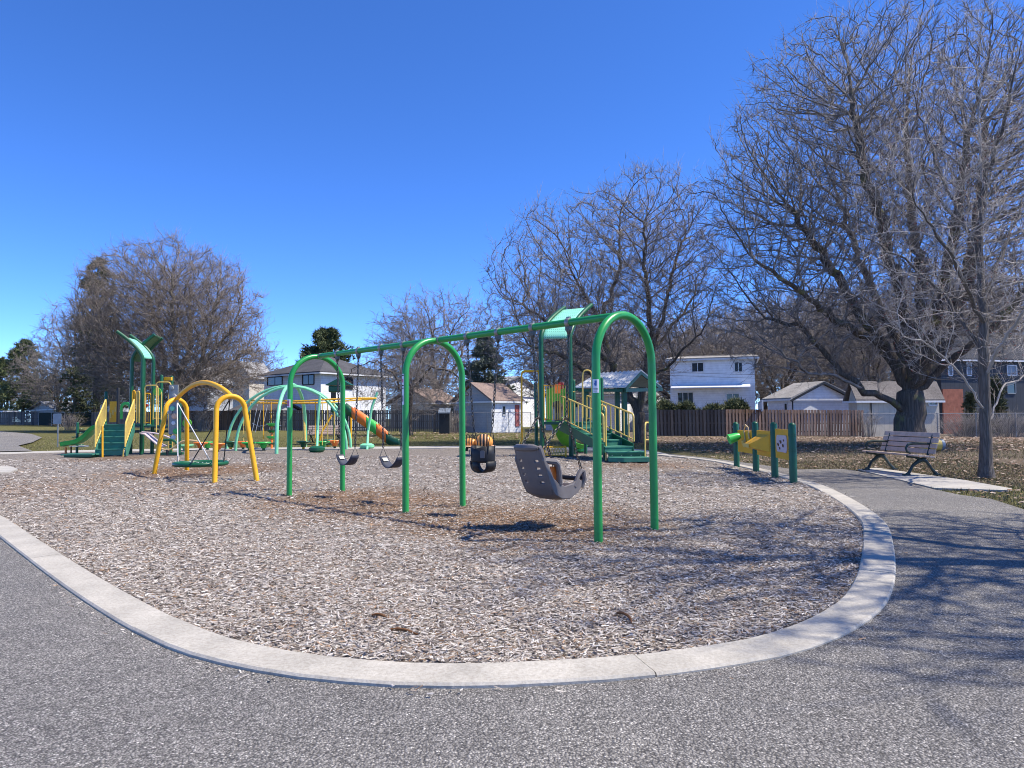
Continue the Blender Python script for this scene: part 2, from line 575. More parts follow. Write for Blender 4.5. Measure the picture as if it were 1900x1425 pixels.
# asphalt round the playground
right_edge = [(1900, 945), (1841, 926), (1782, 918), (1734, 908), (1640, 884), (1587, 873), (1560, 870), (1476, 871), (1358, 855), (1310, 849), (1222, 840)]
asphalt_poly = [(-40, -8), (9.5, -8), (8.4, 3), (7.2, 8.0)] + [tuple(G(a, b)[:2]) for a, b in right_edge] + [(2.9, 30.4), (-18, 30.6), (-26, 30.4), (-40, 30)]
bm = bmesh.new()
hole = loop_at(np.linspace(0, PER, 260)[:-1]); hole = hole + SGN * loop_nrm(np.linspace(0, PER, 260)[:-1]) * 0.13
for ring_ in ([(x, y) for x, y in asphalt_poly], [tuple(q) for q in hole]):
    vv = [bm.verts.new((x, y, 0.0)) for x, y in ring_]
    for i in range(len(vv)): bm.edges.new((vv[i], vv[(i + 1) % len(vv)]))
bmesh.ops.triangle_fill(bm, use_beauty=True, edges=bm.edges[:])
hp = [tuple(q) for q in hole]
cen = np.array([f.calc_center_median()[:2] for f in bm.faces])
inside = in_poly(cen[:, 0], cen[:, 1], hp)
bm.faces.ensure_lookup_table()
bmesh.ops.delete(bm, geom=[f for f, k in zip(bm.faces[:], inside) if k], context='FACES_ONLY')
me = bpy.data.meshes.new("asphalt_path"); bm.to_mesh(me); bm.free(); me.materials.append(M["asphalt"])
o = link(bpy.data.objects.new("asphalt_path", me)); o["kind"] = "structure"
# the path that leaves towards the back on the left
lp_near = [(-70, 811), (0, 836), (34, 829)]
rows = []
for (l, r) in (((-330, 846), (60, 838)), ((-220, 830), (40, 831)), ((-170, 822), (34, 828)), ((-140, 815), (60, 822)), ((-120, 808), (78, 813)), ((-120, 803), (58, 806)), ((-120, 800), (0, 801)), ((-170, 798), (-60, 798.5))):
    a, b = GT(*l, 0.012), GT(*r, 0.012)
    rows.append([a.lerp(b, k / 6) for k in range(7)])
for r in rows:
    for p in r: p.z = T(p.x, p.y) + 0.05
m = MB(); m.sheet(rows)
o = m.build("side_path", M["asphalt"]); o["kind"] = "structure"

# pale concrete walkway along the back edge
S = np.linspace(0, PER, 1200)
pts_s = loop_at(S)
sel = (pts_s[:, 1] > 23.2)
s0, s1 = S[sel].min(), S[sel].max()
m = MB()
SS = np.linspace(s0, s1, 140)
for a, b, zz in ((0.33, 2.3, 0.012),):
    A = loop_at(SS) + SGN * loop_nrm(SS) * a
    wv = np.interp(SS, [s0, s0 + 4, s1 - 3, s1], [0.45, b, b, b])
    B = loop_at(SS) + SGN * loop_nrm(SS) * wv[:, None]
    m.sheet([[(p[0], p[1], T(*p) + zz), (q[0], q[1], T(*q) + zz)] for p, q in zip(A, B)])
o = m.build("rear_walkway", M["walk"]); o["kind"] = "structure"

# concrete bench pad and the little entry pad on the left
def slab(name, pxs, z0=-0.05, z1=0.016, mt=None):
    poly = [G(a, b) for a, b in pxs]
    c = sum(poly, Vector()) / len(poly)
    m = MB(); m.prism([(p.x, p.y, z0) for p in poly], (0, 0, z1 - z0))
    o = m.build(name, mt or M["walk"]); o["kind"] = "structure"
    return poly
pad_poly = slab("bench_pad", [(1592, 872), (1640, 884), (1734, 907), (1868, 911), (1878, 908), (1790, 892), (1712, 881), (1626, 869)])
slab("entry_pad", [(-140, 874), (-60, 884), (22, 878), (33, 873), (20, 868), (-60, 867)], z1=0.045)

# wood chip bed
cell = 0.2
bx0, by0 = loop.min(0) - 0.5; bx1, by1 = loop.max(0) + 0.5
cx = np.arange(bx0, bx1, cell); cy = np.arange(by0, by1, cell)
CX, CY = np.meshgrid(cx, cy)
big_loop = loop_at(np.linspace(0, PER, 500)) + SGN * loop_nrm(np.linspace(0, PER, 500)) * 0.12
ins = in_poly(CX + cell / 2, CY + cell / 2, [tuple(p) for p in big_loop])[:-1, :-1]
hump = 0.012 * np.sin(CX * 1.7 + 0.8 * np.sin(CY)) * np.sin(CY * 1.3) + 0.008 * np.sin(CX * 4.1 + CY * 2.7)
SCUFF = [(G(640, 925), 1.5, 1.0), (G(715, 935), 1.5, 1.0), (G(870, 960), 1.3, .95), (G(1010, 968), 1.5, .95), (G(375, 872), 2.3, .95),
         (G(215, 850), 1.8, .7), (G(1190, 862), 1.7, .7), (G(90, 905), 2.5, .45), (G(430, 905), 1.6, .5)]
def scuff(x, y):
    s = np.zeros_like(x)
    for c, r, k in SCUFF:
        s = np.maximum(s, k * np.clip(1.25 - np.hypot(x - c.x, (y - c.y) * .8) / r, 0, 1) ** 0.7)
    return s
SC_ = scuff(CX, CY)
CZ = MZ + hump - 0.02 * SC_
vs = np.stack([CX, CY, CZ], -1).reshape(-1, 3)
nx = len(cx)
jj, kk = np.nonzero(ins)
ii = jj * nx + kk
quads = np.stack([ii, ii + 1, ii + nx + 1, ii + nx], -1)
used = np.unique(quads); remap = np.zeros(len(vs), int); remap[used] = np.arange(len(used))
me = np_mesh("wood_chip_bed", vs[used], faces_quad=remap[quads], mt=M["mulch"], smooth=True, col=np.repeat(SC_.reshape(-1, 1)[used], 3, 1))
bed = link(bpy.data.objects.new("wood_chip_bed", me)); bed["kind"] = "structure"

# loose chips on the bed: real slivers, thinning out with distance
def chips(x, y, size, lift):
    n = len(x)
    L = size * rng.uniform(.55, 1.6, n); W = size * rng.uniform(.16, .42, n); H = W * rng.uniform(.1, .5, n)
    tap = rng.uniform(.3, 1, n)
    loc = np.zeros((n, 6, 3))
    loc[:, 0] = np.stack([-L / 2, -W / 2, 0 * L], -1); loc[:, 1] = np.stack([-L / 2 * 1.05, 0 * L, H], -1); loc[:, 2] = np.stack([-L / 2, W / 2, 0 * L], -1)
    loc[:, 3] = np.stack([L / 2, -W / 2 * tap, 0 * L], -1); loc[:, 4] = np.stack([L / 2 * 1.1, 0 * L, H * .8], -1); loc[:, 5] = np.stack([L / 2, W / 2 * tap, 0 * L], -1)
    yaw = rng.uniform(0, 2 * np.pi, n); pit = rng.normal(0, .22, n); rol = rng.normal(0, .3, n)
    def rot(v, a, i, j):
        c, s = np.cos(a)[:, None], np.sin(a)[:, None]
        r = v.copy(); r[:, :, i] = c * v[:, :, i] - s * v[:, :, j]; r[:, :, j] = s * v[:, :, i] + c * v[:, :, j]
        return r
    loc = rot(rot(rot(loc, rol, 1, 2), pit, 0, 2), yaw, 0, 1)
    gz = MZ + 0.012 * np.sin(x * 1.7 + 0.8 * np.sin(y)) * np.sin(y * 1.3) + 0.008 * np.sin(x * 4.1 + y * 2.7) - 0.02 * scuff(x, y)
    loc += np.stack([x, y, gz + lift], -1)[:, None]
    base = np.arange(n)[:, None] * 6
    q = np.concatenate([base + np.array([0, 3, 4, 1]), base + np.array([1, 4, 5, 2])])
    pal = np.array([(.36, .32, .285), (.46, .425, .39), (.25, .21, .18), (.55, .515, .475), (.13, .107, .09), (.33, .225, .15), (.22, .14, .085)])
    sc = scuff(x, y)
    p_a = np.array([.27, .22, .18, .13, .12, .05, .03]); p_b = np.array([.10, .05, .15, .02, .2, .28, .20])
    pick = rng.random(n)
    ca = np.searchsorted(np.cumsum(p_a), pick).clip(0, 6); cb = np.searchsorted(np.cumsum(p_b), pick).clip(0, 6)
    c = np.where((rng.random(n) < sc)[:, None], pal[cb], pal[ca]) * rng.uniform(.8, 1.2, n)[:, None]
    return loc.reshape(-1, 3), q, np.repeat(c, 6, 0)
def scatter(poly, dens, ymin, ymax, xr=0.80):
    n = int(dens * (ymax - ymin) * 2 * xr * ymax)
    y = rng.uniform(ymin, ymax, n); x = rng.uniform(-xr * ymax, xr * ymax, n)
    k = (np.abs(x) < xr * y + 0.6)
    x, y = x[k], y[k]
    k = in_poly(x, y, poly)
    return x[k], y[k]
VV, QQ, CC, nv = [], [], [], 0
for ymin, ymax, dens, size in ((3.3, 5.2, 4200, .030), (5.2, 7.5, 2500, .033), (7.5, 11, 1000, .038), (11, 16, 260, .05), (16, 24, 60, .065)):
    x, y = scatter(mulch_poly, dens, ymin, ymax)
    v, q, c = chips(x, y, size, rng.uniform(0.002, .02, len(x)))
    VV.append(v); QQ.append(q + nv); CC.append(c); nv += len(v)
# some spilled over onto the asphalt along the kerb
n = 900
s = rng.uniform(0, PER, n); off = 0.29 + np.abs(rng.normal(0, .05, n))
pp = loop_at(s) + SGN * loop_nrm(s) * off[:, None]
k = (pp[:, 1] < 14) & (np.abs(pp[:, 0]) < 10)
v, q, c = chips(pp[k, 0], pp[k, 1], .035, (.004 - MZ) * np.ones(k.sum()))
VV.append(v); QQ.append(q + nv); CC.append(c); nv += len(v)
print("chips", nv // 6)
me = np_mesh("loose_wood_chips", np.concatenate(VV), faces_quad=np.concatenate(QQ), mt=M["chip"], col=np.concatenate(CC))
o = link(bpy.data.objects.new("loose_wood_chips", me))
tag(o, "weathered grey brown wood chips covering the playground bed", "wood chips", kind="stuff")

# concrete kerb in cast sections
kerb = bpy.data.objects.new("concrete_kerb", None); link(kerb); kerb["kind"] = "structure"
SECT = 3.05
ns = int(PER / SECT)
KOFF = 0.9
for i in range(ns):
    a, b = i * PER / ns + 0.004 + KOFF, (i + 1) * PER / ns - 0.004 + KOFF
    ss = np.linspace(a, b, 14)
    mid = loop_at(np.array([(a + b) / 2]))[0]
    if mid[0] < -14 and mid[1] < 24: continue
    A = loop_at(ss); N = SGN * loop_nrm(ss)
    wdt = 0.27
    dz = random.uniform(-.004, .004)
    rows = []
    for p, n_ in zip(A, N):
        g = T(*p)
        q = p + n_ * wdt
        e = 0.012
        rows.append([(p[0], p[1], g - .08), (p[0], p[1], g + KZ + dz - e), (p[0] + n_[0] * e, p[1] + n_[1] * e, g + KZ + dz),
                     (q[0] - n_[0] * e, q[1] - n_[1] * e, g + KZ + dz - .006), (q[0], q[1], g + KZ + dz - e - .006), (q[0], q[1], g - .08)])
    m = MB(); m.sheet(rows)
    m.f.append((5, 4, 3, 2, 1, 0)); L0 = (len(rows) - 1) * 6; m.f.append(tuple(L0 + k for k in range(6)))
    m.build("kerb_section", M["concrete"], kerb)

# grass blades and dead leaves on the lawn at the right and along the back
def lawn_points(n, x0, x1, y0, y1):
    x = rng.uniform(x0, x1, n); y = rng.uniform(y0, y1, n)
    k = ~in_poly(x, y, asphalt_poly) & ~in_poly(x, y, mulch_poly) & ~in_poly(x, y, [tuple(p[:2]) for p in pad_poly])
    s = np.linspace(s0, s1, 120)
    wk = [tuple(p) for p in loop_at(s)] + [tuple(p) for p in (loop_at(s) + SGN * loop_nrm(s) * 2.35)[::-1]]
    k &= ~in_poly(x, y, wk)
    k &= np.abs(x) < .82 * y + 1.5
    return x[k], y[k]
VV, TT, CC, nv = [], [], [], 0
for n, box, hh in ((42000, (5.5, 13, 9, 20), .045), (26000, (2, 26, 20, 34), .06), (22000, (-30, 2, 30, 44), .06)):
    x, y = lawn_points(n, *box)
    n = len(x); a = rng.uniform(0, 2 * np.pi, n); h = hh * rng.uniform(.5, 1.5, n); w = hh * .14
    g = np.array([T(p, q) for p, q in zip(x, y)]) - .02
    tri = np.zeros((n, 3, 3))
    tri[:, 0] = np.stack([x - w * np.cos(a), y - w * np.sin(a), g], -1); tri[:, 1] = np.stack([x + w * np.cos(a), y + w * np.sin(a), g], -1)
    tri[:, 2] = np.stack([x + rng.normal(0, hh * .6, n), y + rng.normal(0, hh * .6, n), g + h], -1)
    pal = np.array([(.10, .12, .03), (.16, .15, .06), (.30, .26, .15), (.22, .18, .11), (.13, .09, .06)])
    pr = [.25, .2, .25, .2, .1] if box[0] < 0 else [.12, .18, .32, .24, .14]
    c = pal[rng.choice(5, n, p=pr)] * rng.uniform(.8, 1.2, n)[:, None]
    VV.append(tri.reshape(-1, 3)); TT.append(np.arange(n * 3).reshape(-1, 3) + nv); CC.append(np.repeat(c, 3, 0)); nv += n * 3
me = np_mesh("grass_blades", np.concatenate(VV), faces_tri=np.concatenate(TT), mt=M["blade"], col=np.concatenate(CC))
o = link(bpy.data.objects.new("grass_blades", me)); tag(o, "short dormant grass blades on the lawn around the playground", "grass", kind="stuff")
VV, QQ, CC, nv = [], [], [], 0
for n, box, sz in ((2600, (6, 14, 9.5, 22), .045), (9000, (6, 32, 24, 44), .075), (2500, (-12, 6, 40, 55), .08)):
    x, y = lawn_points(n, *box)
    n = len(x); a = rng.uniform(0, 2 * np.pi, n); s = sz * rng.uniform(.5, 1.3, n)
    g = np.array([T(p, q) for p, q in zip(x, y)]) + rng.uniform(.0, .03, n)
    qd = np.zeros((n, 4, 3))
    for k in range(4):
        b = a + k * np.pi / 2 + rng.normal(0, .2, n)
        qd[:, k] = np.stack([x + s * np.cos(b) * (1 if k % 2 else .6), y + s * np.sin(b) * (1 if k % 2 else .6), g + rng.uniform(0, .5, n) * s], -1)
    pal = np.array([(.24, .15, .10), (.33, .24, .18), (.42, .34, .28), (.16, .10, .07)])
    c = pal[rng.choice(4, n)] * rng.uniform(.8, 1.2, n)[:, None]
    VV.append(qd.reshape(-1, 3)); QQ.append(np.arange(n * 4).reshape(-1, 4) + nv); CC.append(np.repeat(c, 4, 0)); nv += n * 4
me = np_mesh("fallen_leaves", np.concatenate(VV), faces_quad=np.concatenate(QQ), mt=M["leaf"], col=np.concatenate(CC))
o = link(bpy.data.objects.new("fallen_leaves", me)); tag(o, "dry brown leaves scattered over the lawn below the trees", "leaves", kind="stuff")
# ------------------------------------------------------------------ swing set
TH = 2.35725
BD = Vector((math.cos(TH), math.sin(TH), 0)); BN = Vector((BD.y, -BD.x, 0))     # along the beam / across, to the far side
APEX = Vector((0.96833 * CAM_H, 5.89055 * CAM_H, 0)); BAY = 2.58834 * CAM_H; SPREAD = 0.80477 * CAM_H; HB = 1.86982 * CAM_H
PR = 0.046
ZB = 0.02
def bar_t(px):
    lo, hi = -0.5, 2.6
    for _ in range(40):
        t = (lo + hi) / 2
        if proj(APEX + BD * BAY * t + Vector((0, 0, HB)))[0] > px: lo = t
        else: hi = t
    return t
def bar_p(t, z=HB): return APEX + BD * BAY * t + Vector((0, 0, z))

frame = thing("swing_frame", "long green swing frame with three arches and a straight top bar", "swing frame", APEX)
for k in range(3):
    c = APEX + BD * BAY * k
    m = MB(APEX); r = SPREAD / 2
    pts = [c - BN * r + Vector((0, 0, -.1))]
    for j in range(25):
        a = math.pi * j / 24
        pts.append(c - BN * r * math.cos(a) + Vector((0, 0, HB - r + r * math.sin(a))))
    pts.append(c + BN * r + Vector((0, 0, -.1)))
    arch = m.tube(pts, PR, 16).build("arch", M["green"], frame, smooth=True)
for k in range(2):
    a, b = bar_p(k + (0.0 if k else 0.013), HB + .004), bar_p(k + 1 - 0.013, HB + .004)
    MB(APEX).tube([a + BD * .04, b - BD * .03], PR * 0.97, 16).build("top_bar", M["green"], frame, smooth=True)
for t in (0.03, 0.965, 1.035, 1.965):
    a = bar_p(t, HB + .004)
    MB(APEX).tube([a - BD * .012, a + BD * .012], PR * 1.12, 16).build("collar", M["steel"], frame, smooth=True)
HANG_PX = [1055, 988, 924, 867, 748.5, 707, 665, 626]
HANG = [bar_t(p) for p in HANG_PX]
hang_pts = []
for t in HANG:
    p = bar_p(t, HB + .004)
    m = MB(APEX)
    m.tube([p - BD * .03, p - BD * .022, p + BD * .022, p + BD * .03], [PR * 1.1, PR * 1.24, PR * 1.24, PR * 1.1], 14)
    m.box(p + Vector((0, 0, PR + .012)), (.05, .03, .025), TH)
    h = m.build("hanger_clamp", M["steel"], frame, smooth=True)
    m = MB(APEX)
    m.box(p + Vector((0, 0, -PR - .02)), (.07, .05, .06), TH)
    m.tube([p + Vector((0, 0, -PR - .03)), p + Vector((0, 0, -PR - .06)), p + Vector((0, 0, -PR - .10))], [.034, .030, .016], 8)
    m.build("pendulum", M["chain"], h)
    hang_pts.append(p + Vector((0, 0, -PR - .08)))

def sticker(px, side, z0, z1, mt, emblem=None, ang=0.0, half=0.75):
    """curved label round a post"""
    c = px
    m = MB(APEX)
    rows = []
    for z in (z0, z1):
        rows.append([c + Vector((math.cos(ang + half * (j / 6 - .5) * 2) * (PR + .003), math.sin(ang + half * (j / 6 - .5) * 2) * (PR + .003), z)) for j in range(7)])
    m.sheet(rows)
    s = m.build("sticker", mt, frame, smooth=True)
    if emblem:
        for (u0, u1, w0, w1, mm) in emblem:
            m = MB(APEX); rows = []
            for w in (w0, w1):
                rows.append([c + Vector((math.cos(ang + half * ((u0 + (u1 - u0) * j / 3) - .5) * 2) * (PR + .005), math.sin(ang + half * ((u0 + (u1 - u0) * j / 3) - .5) * 2) * (PR + .005), z0 + (z1 - z0) * w)) for j in range(4)])
            m.sheet(rows); m.build("print", mm, s, smooth=True)
    return s
def leg_xy(k, s):
    return APEX + BD * BAY * k + BN * SPREAD / 2 * s
toc = lambda c: math.atan2(-c.y, -c.x)
c = leg_xy(0, -1); zz = lambda px, py, c: P(px, py, c.y).z
sticker(c, 0, zz(1107, 729, c), zz(1107, 704, c), M["sticker"],
        [(.35, .65, .52, .9, M["stickblue"]), (.28, .45, .6, .72, M["stickblue"]), (.15, .85, .30, .35, M["stonegrey"]), (.15, .85, .20, .24, M["stonegrey"]), (.15, .7, .10, .14, M["stonegrey"])], toc(c) - .12)
c = leg_xy(1, -1)
sticker(c, 0, zz(747, 751, c), zz(747, 694, c), M["sticker"],
        [(.1, .9, .93, .97, M["black"]), (.1, .9, .60, .64, M["black"]), (.1, .9, .52, .55, M["black"]), (.2, .8, .72, .84, M["stickpink"]), (.2, .8, .1, .3, M["stonegrey"])], toc(c) - .95, .55)
c = leg_xy(2, -1)
sticker(c, 0, zz(535, 756, c), zz(535, 741, c), M["sticker"], [(.1, .7, .15, .85, M["stickpink"])], toc(c) - .5, .7)

def chain(name, a, b, parent, off, link_len=0.062, r=0.0075, w=0.026):
    """chain of separate oval links from a to b"""
    a, b = Vector(a), Vector(b); d = b - a; L = d.length; d.normalize()
    n = max(2, int(L / (link_len * .78)))
    s = d.orthogonal().normalized(); u = d.cross(s)
    m = MB(off)
    for i in range(n):
        c = a + d * (L * (i + .5) / n)
        side = s if i % 2 else u
        pts = []
        for k in range(8):
            an = 2 * math.pi * k / 8
            pts.append(c + d * (link_len / 2 * math.cos(an)) + side * (w / 2 * 1.15 * math.sin(an)))
        m.tube(pts, r, 4, closed=True)
    return m.build(name, M["chain"], parent)

def belt_swing(ta, tb, py_bottom, label, px_mid, tilt=0.0):
    A, B = hang_pts[ta], hang_pts[tb]
    mid = (A + B) / 2
    base = Vector((mid.x, mid.y, 0))
    zb = P(px_mid, py_bottom, mid.y).z
    s = thing("belt_swing", label, "swing", base, 0, "swings hanging on the green frame")
    half = 0.235
    e = [mid * 1.0, mid * 1.0]
    pa = Vector((mid.x, mid.y, zb + .165)) - BD * half * (1 if (A - mid).dot(BD) < 0 else -1)
    pb = Vector((mid.x, mid.y, zb + .165)) + BD * half * (1 if (A - mid).dot(BD) < 0 else -1)
    # strap
    m = MB(base); rows = []
    for j in range(15):
        t = j / 14
        p = pa.lerp(pb, t) + Vector((0, 0, -.165 * (math.sin(math.pi * t) ** 0.75)))
        wv = .075 + .018 * math.sin(math.pi * t)
        rows.append([p + BN * wv, p + BN * wv * .3, p - BN * wv * .3, p - BN * wv])
    m.sheet(rows)
    st = m.build("strap_seat", M["rubber"], s, smooth=True, solid=.012)
    for p, q in ((pa, pb), (pb, pa)):
        d = (q - p).normalized()
        c = p + d * .05 + Vector((0, 0, -.052))
        m = MB(base); up = Vector((d.x * .7, d.y * .7, -.72)).normalized()
        sd = up.cross(BN).normalized()
        m.add([c + BN * .045 + up * .035 + sd * .009, c - BN * .045 + up * .035 + sd * .009, c - BN * .045 - up * .035 + sd * .009, c + BN * .045 - up * .035 + sd * .009], [(0, 1, 2, 3)])
        m.build("end_plate", M["steel"], s, solid=.004)
    for h, p in ((A, pa), (B, pb)):
        top = p + Vector((0, 0, .14)) + (h - p).normalized() * .0
        m = MB(base)
        m.tube([p + BN * .065, top, p - BN * .065], .005, 6)
        m.build("triangle_link", M["chain"], s)
        chain("chain", h, top, s, base)
    return s
belt_swing(6, 7, 862.5, "black belt swing nearest the far arch of the green frame", 647)
belt_swing(4, 5, 867.5, "black belt swing partly hidden behind the middle arch post", 726)

# toddler bucket seat
A, B = hang_pts[2], hang_pts[3]
mid = (A + B) / 2; base = Vector((mid.x, mid.y, 0))
bs = thing("bucket_swing", "black toddler bucket swing with leg holes, beside the adaptive seat", "swing", base, 0, "swings hanging on the green frame")
zb = P(897, 876, mid.y).z; zt = P(897, 832, mid.y).z; hb = zt - zb
rx, ry = .165, .145
def ring(z, k=1.0, n=24):
    return [Vector((mid.x, mid.y, z)) + BD * rx * k * math.cos(2 * math.pi * j / n) + BN * ry * k * math.sin(2 * math.pi * j / n) for j in range(n + 1)]
m = MB(base)
rows = []
for q, k in ((1.0, 1.0), (.75, 1.01), (.52, .98), (.42, .95)):
    rr = ring(zb + hb * q, k)
    rows.append([p + Vector((0, 0, (.035 * abs(math.cos(2 * math.pi * j / 24)) if q == 1.0 else 0))) for j, p in enumerate(rr)])
m.sheet(rows)
m.build("upper_band", M["black"], bs, smooth=True, solid=.02)
m = MB(base); rows = []
for j in range(13):
    t = j / 12
    p = Vector((mid.x, mid.y, zb + hb * .47)) + BD * rx * .97 * math.cos(math.pi * t) + Vector((0, 0, -hb * .47 * math.sin(math.pi * t) ** .6))
    rows.append([p + BN * .085, p + BN * .03, p - BN * .03, p - BN * .085])
m.sheet(rows); m.build("side_strap", M["black"], bs, smooth=True, solid=.018)
m = MB(base); rows = []
for j in range(13):
    t = j / 12
    p = Vector((mid.x, mid.y, zb + hb * .45)) + BN * ry * .97 * math.cos(math.pi * t) + Vector((0, 0, -hb * .45 * math.sin(math.pi * t) ** .6))
    rows.append([p + BD * .05, p, p - BD * .05])
m.sheet(rows); m.build("crotch_strap", M["black"], bs, smooth=True, solid=.018)
for sgn in (1, -1):
    c = Vector((mid.x, mid.y, zb + hb * .78)) + BD * sgn * -.0
    c = c - BN * (ry * .75 + .004) - BD * sgn * .115 + BD * 0
    n = (-BN * .8 - BD * sgn * .6).normalized(); t_ = Vector((-n.y, n.x, 0))
    m = MB(base)
    m.add([c + t_ * a + Vector((0, 0, b)) + n * .02 for a, b in ((-.03, -.05), (.03, -.05), (.03, .035), (.015, .05), (-.015, .05), (-.03, .035))], [(0, 1, 2, 3, 4, 5)])
    m.build("rivet_plate", M["seatgrey"], bs, solid=.006)
for h, sgn in ((A, (A - mid).dot(BD)), (B, (B - mid).dot(BD))):
    sg = 1 if sgn > 0 else -1
    e = Vector((mid.x, mid.y, zb + hb * .95)) + BD * sg * rx
    top = e + Vector((0, 0, .30)) + BD * sg * .02
    m = MB(base)
    m.tube([e + BN * .06 - Vector((0, 0, .04)), e + BN * .05 + Vector((0, 0, .1)), top, e - BN * .05 + Vector((0, 0, .1)), e - BN * .06 - Vector((0, 0, .04))], .006, 6)
    m.build("cable_loop", M["black"], bs)
    chain("chain", h, top, bs, base)

# adaptive moulded seat: x across the back, y forward, z up
A, B = hang_pts[0], hang_pts[1]
mid = (A + B) / 2
zl = P(1045, 921, mid.y).z
base = Vector((mid.x, mid.y, 0))
ch = thing("adaptive_swing", "large grey moulded high-backed swing seat with slots in its back", "swing", base, 0, "swings hanging on the green frame")
def cl(x, y, z):      # chair space to world; forward is across the beam to the far side
    return Vector((mid.x, mid.y, zl)) - BD * x + BN * (y - .14) + Vector((0, 0, z))
# side profile of the shell, rear to front
prof = [(-.31, .60), (-.285, .615), (-.25, .50), (-.205, .38), (-.165, .27), (-.115, .16), (-.06, .07), (.03, .02), (.15, .0), (.27, .02), (.36, .07), (.42, .14)]
xs = [-.205, -.15, -.095, -.05, .05, .095, .15, .205]
def shell_pt(i, x):
    y, z = prof[i]
    wk = 1.0 - .10 * max(0, (z - .45) / .17) if y < 0 else 1.0
    dish = -.035 * (1 - (x / .2) ** 2) if True else 0
    return cl(x * wk, y + (dish if z > .1 else 0), z + (dish * .6 if z <= .1 else 0))
# finer profile
fine = []
for i in range(len(prof) - 1):
    for k in range(4):
        t = k / 4
        fine.append((prof[i][0] * (1 - t) + prof[i + 1][0] * t, prof[i][1] * (1 - t) + prof[i + 1][1] * t))
fine.append(prof[-1]); prof = fine
m = MB(base); n = len(xs)
vs = [shell_pt(i, x) for i in range(len(prof)) for x in xs]
fs = []
for i in range(len(prof) - 1):
    for k in range(n - 1):
        hole = k in (1, 5) and (9 <= i <= 18) and (i % 3 == 0)
        if not hole: fs.append((i * n + k, i * n + k + 1, (i + 1) * n + k + 1, (i + 1) * n + k))
m.add(vs, fs)
o = m.build("seat_shell", M["seatgrey"], ch, smooth=True, solid=.035, bev=.006)
for sgn in (-1, 1):
    # rounded outer edge of the back
    m = MB(base)
    m.tube([shell_pt(i, .2 * sgn) + BN * .012 for i in range(0, 22, 3)], [.026, .036, .036, .034, .032, .03, .03, .03], 8)
    m.build("back_edge", M["seatgrey"], ch, smooth=True)
    # side wing: solid hip panel and an arm loop
    m = MB(base); x0 = .205 * sgn; x1 = .238 * sgn
    poly = [(-.255, .50), (-.17, .40), (-.09, .25), (.0, .18), (.12, .14), (.26, .16), (.36, .22), (.43, .18), (.41, .10), (.34, .04), (.2, -.015), (.06, -.005), (-.06, .05), (-.125, .15), (-.205, .33), (-.265, .46)]
    m.prism([cl(x0, y, z) for y, z in poly], cl(x1, 0, 0) - cl(x0, 0, 0))
    m.build("hip_panel", M["seatgrey"], ch, bev=.008)
    m = MB(base); xm = .222 * sgn
    m.tube([cl(xm * .9, -.235, .46), cl(xm, -.16, .45), cl(xm, -.06, .44), cl(xm * 1.02, -.01, .40), cl(xm * 1.02, .02, .30), cl(xm, .035, .17)], [.03, .036, .036, .034, .032, .032], 8)
    m.build("arm_loop", M["seatgrey"], ch, smooth=True)
    m = MB(base)
    m.tube([cl(xm, .30, .12), cl(xm * 1.03, .37, .26), cl(xm * 1.03, .42, .31), cl(xm * 1.0, .47, .30), cl(xm * .96, .50, .20), cl(xm * .9, .46, .10)], [.028, .027, .03, .03, .032, .03], 8)
    m.build("front_horn", M["seatgrey"], ch, smooth=True)
    m = MB(base); m.box(cl(xm * .86, -.05, .30), (.012, .10, .16), TH); m.build("orange_pad", M["orange"], ch)
m = MB(base)
m.tube([cl(-.2, .47, .22), cl(-.1, .51, .2), cl(.1, .51, .2), cl(.2, .47, .22)], .028, 8); m.build("front_bar", M["black"], ch, smooth=True)
m = MB(base); m.box(cl(0, .18, .035), (.34, .30, .02), TH); m.build("seat_pad", M["orange"], ch, bev=.006)
m = MB(base); m.tube([shell_pt(1, x) + Vector((0, 0, .005)) for x in (-.205, -.15, -.05, .05, .15, .205)], [.02, .04, .042, .042, .04, .02], 8); m.build("head_roll", M["seatgrey"], ch, smooth=True)
m = MB(base); m.box(cl(0, -.318, .645), (.13, .055, .012), TH); m.build("headrest_insert", M["rubber"], ch, bev=.004)
for h in (A, B):
    sg = 1 if (h - mid).dot(BD) < 0 else -1           # chair x sign
    joint = Vector((mid.x, mid.y, 0)) - BD * .23 * sg + Vector((0, 0, zl + .98)) + BN * .02
    chain("chain", h, joint, ch, base)
    chain("rear_chain", joint, cl(.18 * sg, -.25, .55), ch, base, .055)
    chain("front_chain", joint, cl(.222 * sg, .43, .325), ch, base, .055)

# ------------------------------------------------------------------ yellow basket swing
FL, FR, NL, NR = G(285, 878), G(347, 873), G(398, 896), G(478, 891)
c0 = (FL + FR) / 2; c1 = (NL + NR) / 2
axis = (c1 - c0).normalized(); acr = Vector((-axis.y, axis.x, 0))
base = (c0 + c1) / 2
fr = thing("nest_swing_support", "yellow splayed arch frame of the round basket swing", "swing frame", base)
def splay_arch(c, out, pa, pb, px_top, py_top):
    inw = .34
    top = c - out * inw
    H = P(px_top, py_top, top.y).z
    w = .30
    m = MB(base)
    side = (pb - pa).normalized()
    pts = [pa + Vector((0, 0, -.1))]
    for j in range(21):
        a = math.pi * j / 20
        pts.append(top - side * w * math.cos(a) + Vector((0, 0, H - w + w * math.sin(a))))
    pts.append(pb + Vector((0, 0, -.1)))
    m.tube(pts, .055, 14)
    m.build("leg_arch", M["yellow"], fr, smooth=True)
    return top + Vector((0, 0, H))
t0 = splay_arch(c0, -axis, FL, FR, 336, 741)
t1 = splay_arch(c1, axis, NL, NR, 428, 735)
Hm = P(378, 710, base.y).z
pts = []
